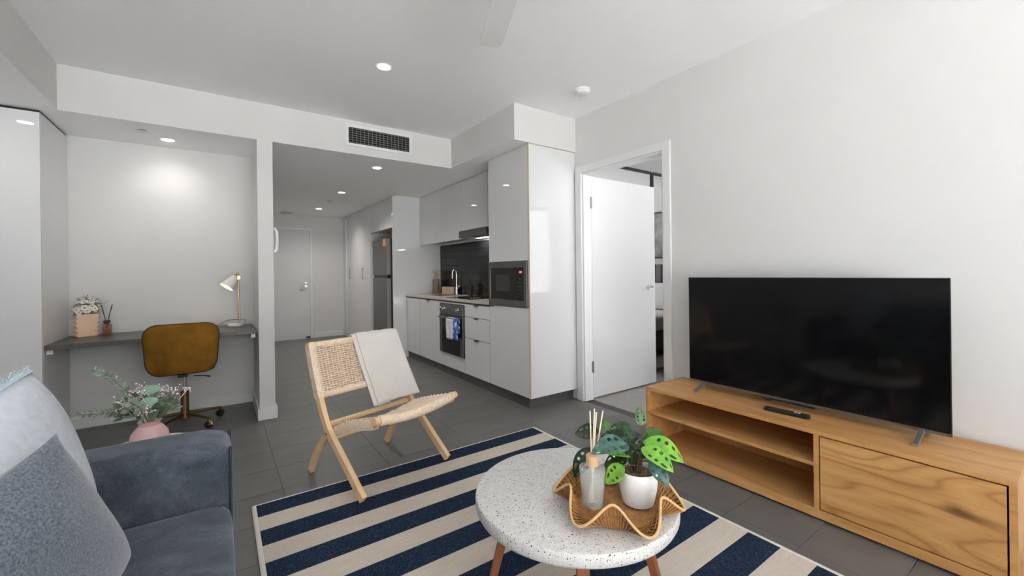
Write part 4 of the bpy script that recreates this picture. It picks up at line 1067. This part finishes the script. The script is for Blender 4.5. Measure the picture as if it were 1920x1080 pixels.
# side table with pink vase
st = thing('side_table', 'small round pale side table behind the sofa arm', 'table', (-.235, 2.165, 0))
m = MB(); m.lathe([(0, .480), (.150, .480), (.157, .486), (.157, .494), (.151, .500), (0, .500)], (-.235, 2.165, 0), 56); make('table_top', m, noisy('cream_table_top', (.66,.60,.53), (.72,.66,.59), 30, .5, stretch=(1, 8, 1)), st, smooth=35)
for k in range(3):
    a = .5 + k*2*PI/3; m = MB(); m.cyl((-.235 + .08*math.cos(a), 2.165 + .08*math.sin(a), .48), (-.235 + .14*math.cos(a), 2.165 + .14*math.sin(a), 0), .014, .010, 12); make('leg', m, PALEWOOD, st, smooth=40)
pv = thing('pink_vase', 'glossy round pink vase holding eucalyptus and pink blossom', 'vase', (-.225, 2.10, .5005))
PINK = mat('glossy_pink_ceramic', (.70,.45,.44), .12, spec=.6)
m = MB(); m.lathe([(0, 0), (.034, 0), (.048, .012), (.058, .036), (.060, .056), (.055, .080), (.042, .097), (.033, .106), (.033, .116), (.037, .122), (.034, .123), (.030, .113), (0, .108)], n=44); make('body', m, PINK, pv, world=False, smooth=40)
EUC = noisy('eucalyptus_leaf', (.17,.22,.17), (.30,.35,.28), 30, .65); EUD = noisy('dusky_green_leaf', (.06,.10,.05), (.12,.16,.09), 30, .7)
BIGL = noisy('soft_green_leaf', (.16,.30,.20), (.24,.38,.27), 25, .7); BLOS = noisy('pink_blossom', (.70,.48,.47), (.86,.74,.72), 90, .8)
re_ = random.Random(21); po = Vector((-.225, 2.10, .5005))
def branch(pts, n, l0, l1, w, mt, name):
    pts = [Vector(p) - po for p in pts]; st_ = MB(); st_.tube(pts, .0014, 5); lv = MB()
    for k in range(n):
        s = .25 + .75*k/(n-1); i = min(int(s*(len(pts)-1)), len(pts)-2); q = s*(len(pts)-1) - i; p = pts[i].lerp(pts[i+1], q); d = (pts[i+1]-pts[i]).normalized()
        for sg in (-1, 1):
            sdv = d.cross(Vector((re_.uniform(-.4, .4), -1, re_.uniform(-.4, .4)))).normalized()*sg
            leafquad(lv, p, sdv + d*.7 + Vector((0, re_.uniform(-.5, .3), 0)), l0 + (l1-l0)*k/(n-1), w*(.5 + .5*(1-k/n)) + .002, Vector((re_.uniform(-.5, .5), -1, re_.uniform(-.3, .7))).normalized(), .1)
    o = make(name, st_, EUD, pv, world=False); make('leaves', lv, mt, o, world=False, kind='stuff')
branch([(-.235,2.10,.60), (-.26,2.12,.67), (-.292,2.15,.731), (-.343,2.15,.80), (-.39,2.15,.833)], 15, .030, .016, .010, EUC, 'eucalyptus_branch')
branch([(-.235,2.10,.60), (-.262,2.12,.655), (-.30,2.13,.668), (-.351,2.14,.664), (-.425,2.15,.672)], 14, .026, .018, .016, EUC, 'eucalyptus_branch')
branch([(-.225,2.09,.60), (-.20,2.07,.65), (-.17,2.06,.69), (-.15,2.06,.70)], 8, .028, .02, .014, EUD, 'eucalyptus_branch')
branch([(-.225,2.10,.60), (-.235,2.06,.66), (-.25,2.03,.70), (-.27,2.02,.72)], 8, .03, .02, .018, EUC, 'eucalyptus_branch')
fo = MB(); fo2 = MB(); bl = MB()
for k in range(120):
    a = re_.uniform(0, 2*PI); e_ = re_.uniform(-.05, 1.4); rr = re_.uniform(.03, .085)
    p = Vector((-.012 + rr*math.cos(a)*math.cos(e_), rr*.8*math.sin(a)*math.cos(e_), .145 + rr*1.05*math.sin(e_)))
    leafquad(fo if k % 2 else fo2, p, Vector((math.cos(a), math.sin(a), re_.uniform(-.2, 1.1))), re_.uniform(.02, .04), re_.uniform(.008, .018), Vector((re_.uniform(-.6, .6), -1, re_.uniform(-.2, 1))).normalized())
make('foliage', fo, EUC, pv, world=False, kind='stuff'); make('dark_foliage', fo2, EUD, pv, world=False, kind='stuff')
for (cx, cz, cy, n, rad) in ((-.02, .235, -.02, 60, .030), (-.055, .215, -.01, 40, .022), (.03, .225, .0, 45, .028), (.075, .22, .02, 26, .022), (-.005, .185, -.06, 40, .022), (-.07, .185, -.02, 30, .02), (.115, .215, .03, 14, .014)):
    for k in range(n):
        p = Vector((cx + re_.gauss(0, rad*.6), cy + re_.gauss(0, rad*.6), cz + re_.gauss(0, rad*.5))); r = re_.uniform(.0022, .0042)
        bl.add([p + Vector((r,0,0)), p + Vector((-r,0,0)), p + Vector((0,r,0)), p + Vector((0,-r,0)), p + Vector((0,0,r)), p + Vector((0,0,-r))], [(0,2,4),(2,1,4),(1,3,4),(3,0,4),(2,0,5),(1,2,5),(3,1,5),(0,3,5)])
    bl.tube([(cx*.4, cy*.4, .13), (cx, cy, cz)], .001, 4)
make('pink_blossom', bl, BLOS, pv, world=False, kind='stuff')
for (p, d, l_, w_) in (((-.03, -.02, .238), (1, -.2, .22), .075, .045), ((-.035, -.05, .195), (1, -.1, .30), .075, .045), ((.0, -.055, .125), (.45, -.35, .85), .07, .028), ((.025, -.04, .13), (.6, -.3, .8), .075, .022)):
    m = MB(); leafquad(m, Vector(p), Vector(d), l_, w_, Vector((0, -.75, .66)), .2); make('large_leaf', m, BIGL if p[2] > .19 else EUD, pv, world=False, sub=2, solid=.001, smooth=80)

# ------------------------------------------------------------------ bedroom contents
wr = thing('mirrored_wardrobe', 'black framed mirrored sliding wardrobe behind the open door', 'wardrobe', (4.0, 3.1, 0))
make('carcass', box(2.80, 5.4, 2.99, 3.55, 0, 2.30), GLOSS, wr)
for (a, b) in ((2.80, 4.05), (4.05, 5.40)):
    o = make('sliding_mirror', box(a+.02, b-.02, 2.965, 2.975, .05, 2.27), MIRROR, wr)
    m = MB(); m.box(a, a+.02, 2.955, 2.985, .02, 2.29); m.box(b-.02, b, 2.955, 2.985, .02, 2.29); m.box(a+.02, b-.02, 2.955, 2.985, 2.27, 2.30); m.box(a+.02, b-.02, 2.955, 2.985, .02, .05); make('mirror_frame', m, ALU, o)
bd = thing('bed', 'bed with grey headboard and white bedding in the bedroom', 'bed', (4.9, 1.65, 0))
HB = noisy('grey_headboard_fabric', (.12,.12,.12), (.17,.17,.17), 60, .9)
for k in range(14): make('headboard_channel', cushbox(MB(), 5.90, 5.98, .78 + k*.125, .78 + (k+1)*.125, .1, 1.28, .03), HB, bd, smooth=60)
make('bed_base', box(3.95, 5.9, .88, 2.43, .08, .34), mat('dark_bed_base', (.03,.025,.02), .8), bd, bevel=.01)
make('mattress', cushbox(MB(), 3.93, 5.9, .86, 2.45, .34, .56, .05), mat('white_bedding', (.75,.75,.75), .9), bd, smooth=60)
for (y0, y1) in ((.95, 1.60), (1.70, 2.36)):
    o = tag(make('bed_pillow', cushbox(MB(), 5.55, 5.86, y0, y1, .57, .98, .10), bpy.data.materials['white_bedding'], smooth=60), 'white pillow at the %s end of the headboard' % ('far' if y0 < 1 else 'near'), 'pillow', 'pillows on the bed')
pc = thing('picture_frame', 'black framed picture on the bedroom wall above the headboard', 'picture', (5.98, 1.95, 1.38))
m = MB(); m.box(5.975, 5.999, 1.45, 1.475, 1.38, 2.15); m.box(5.975, 5.999, 2.375, 2.40, 1.38, 2.15); m.box(5.975, 5.999, 1.475, 2.375, 1.38, 1.405); m.box(5.975, 5.999, 1.475, 2.375, 2.125, 2.15); make('frame', m, ALU, pc)
make('print', box(5.985, 5.999, 1.475, 2.375, 1.405, 2.125), noisy('grey_abstract_print', (.45,.45,.45), (.14,.14,.14), 3, .8), pc)
disc('ceiling_sensor', 3.60, 2.40, ZC-.05, .045, .04, 'small white ceiling fitting seen through the bedroom doorway', 'ceiling fitting')
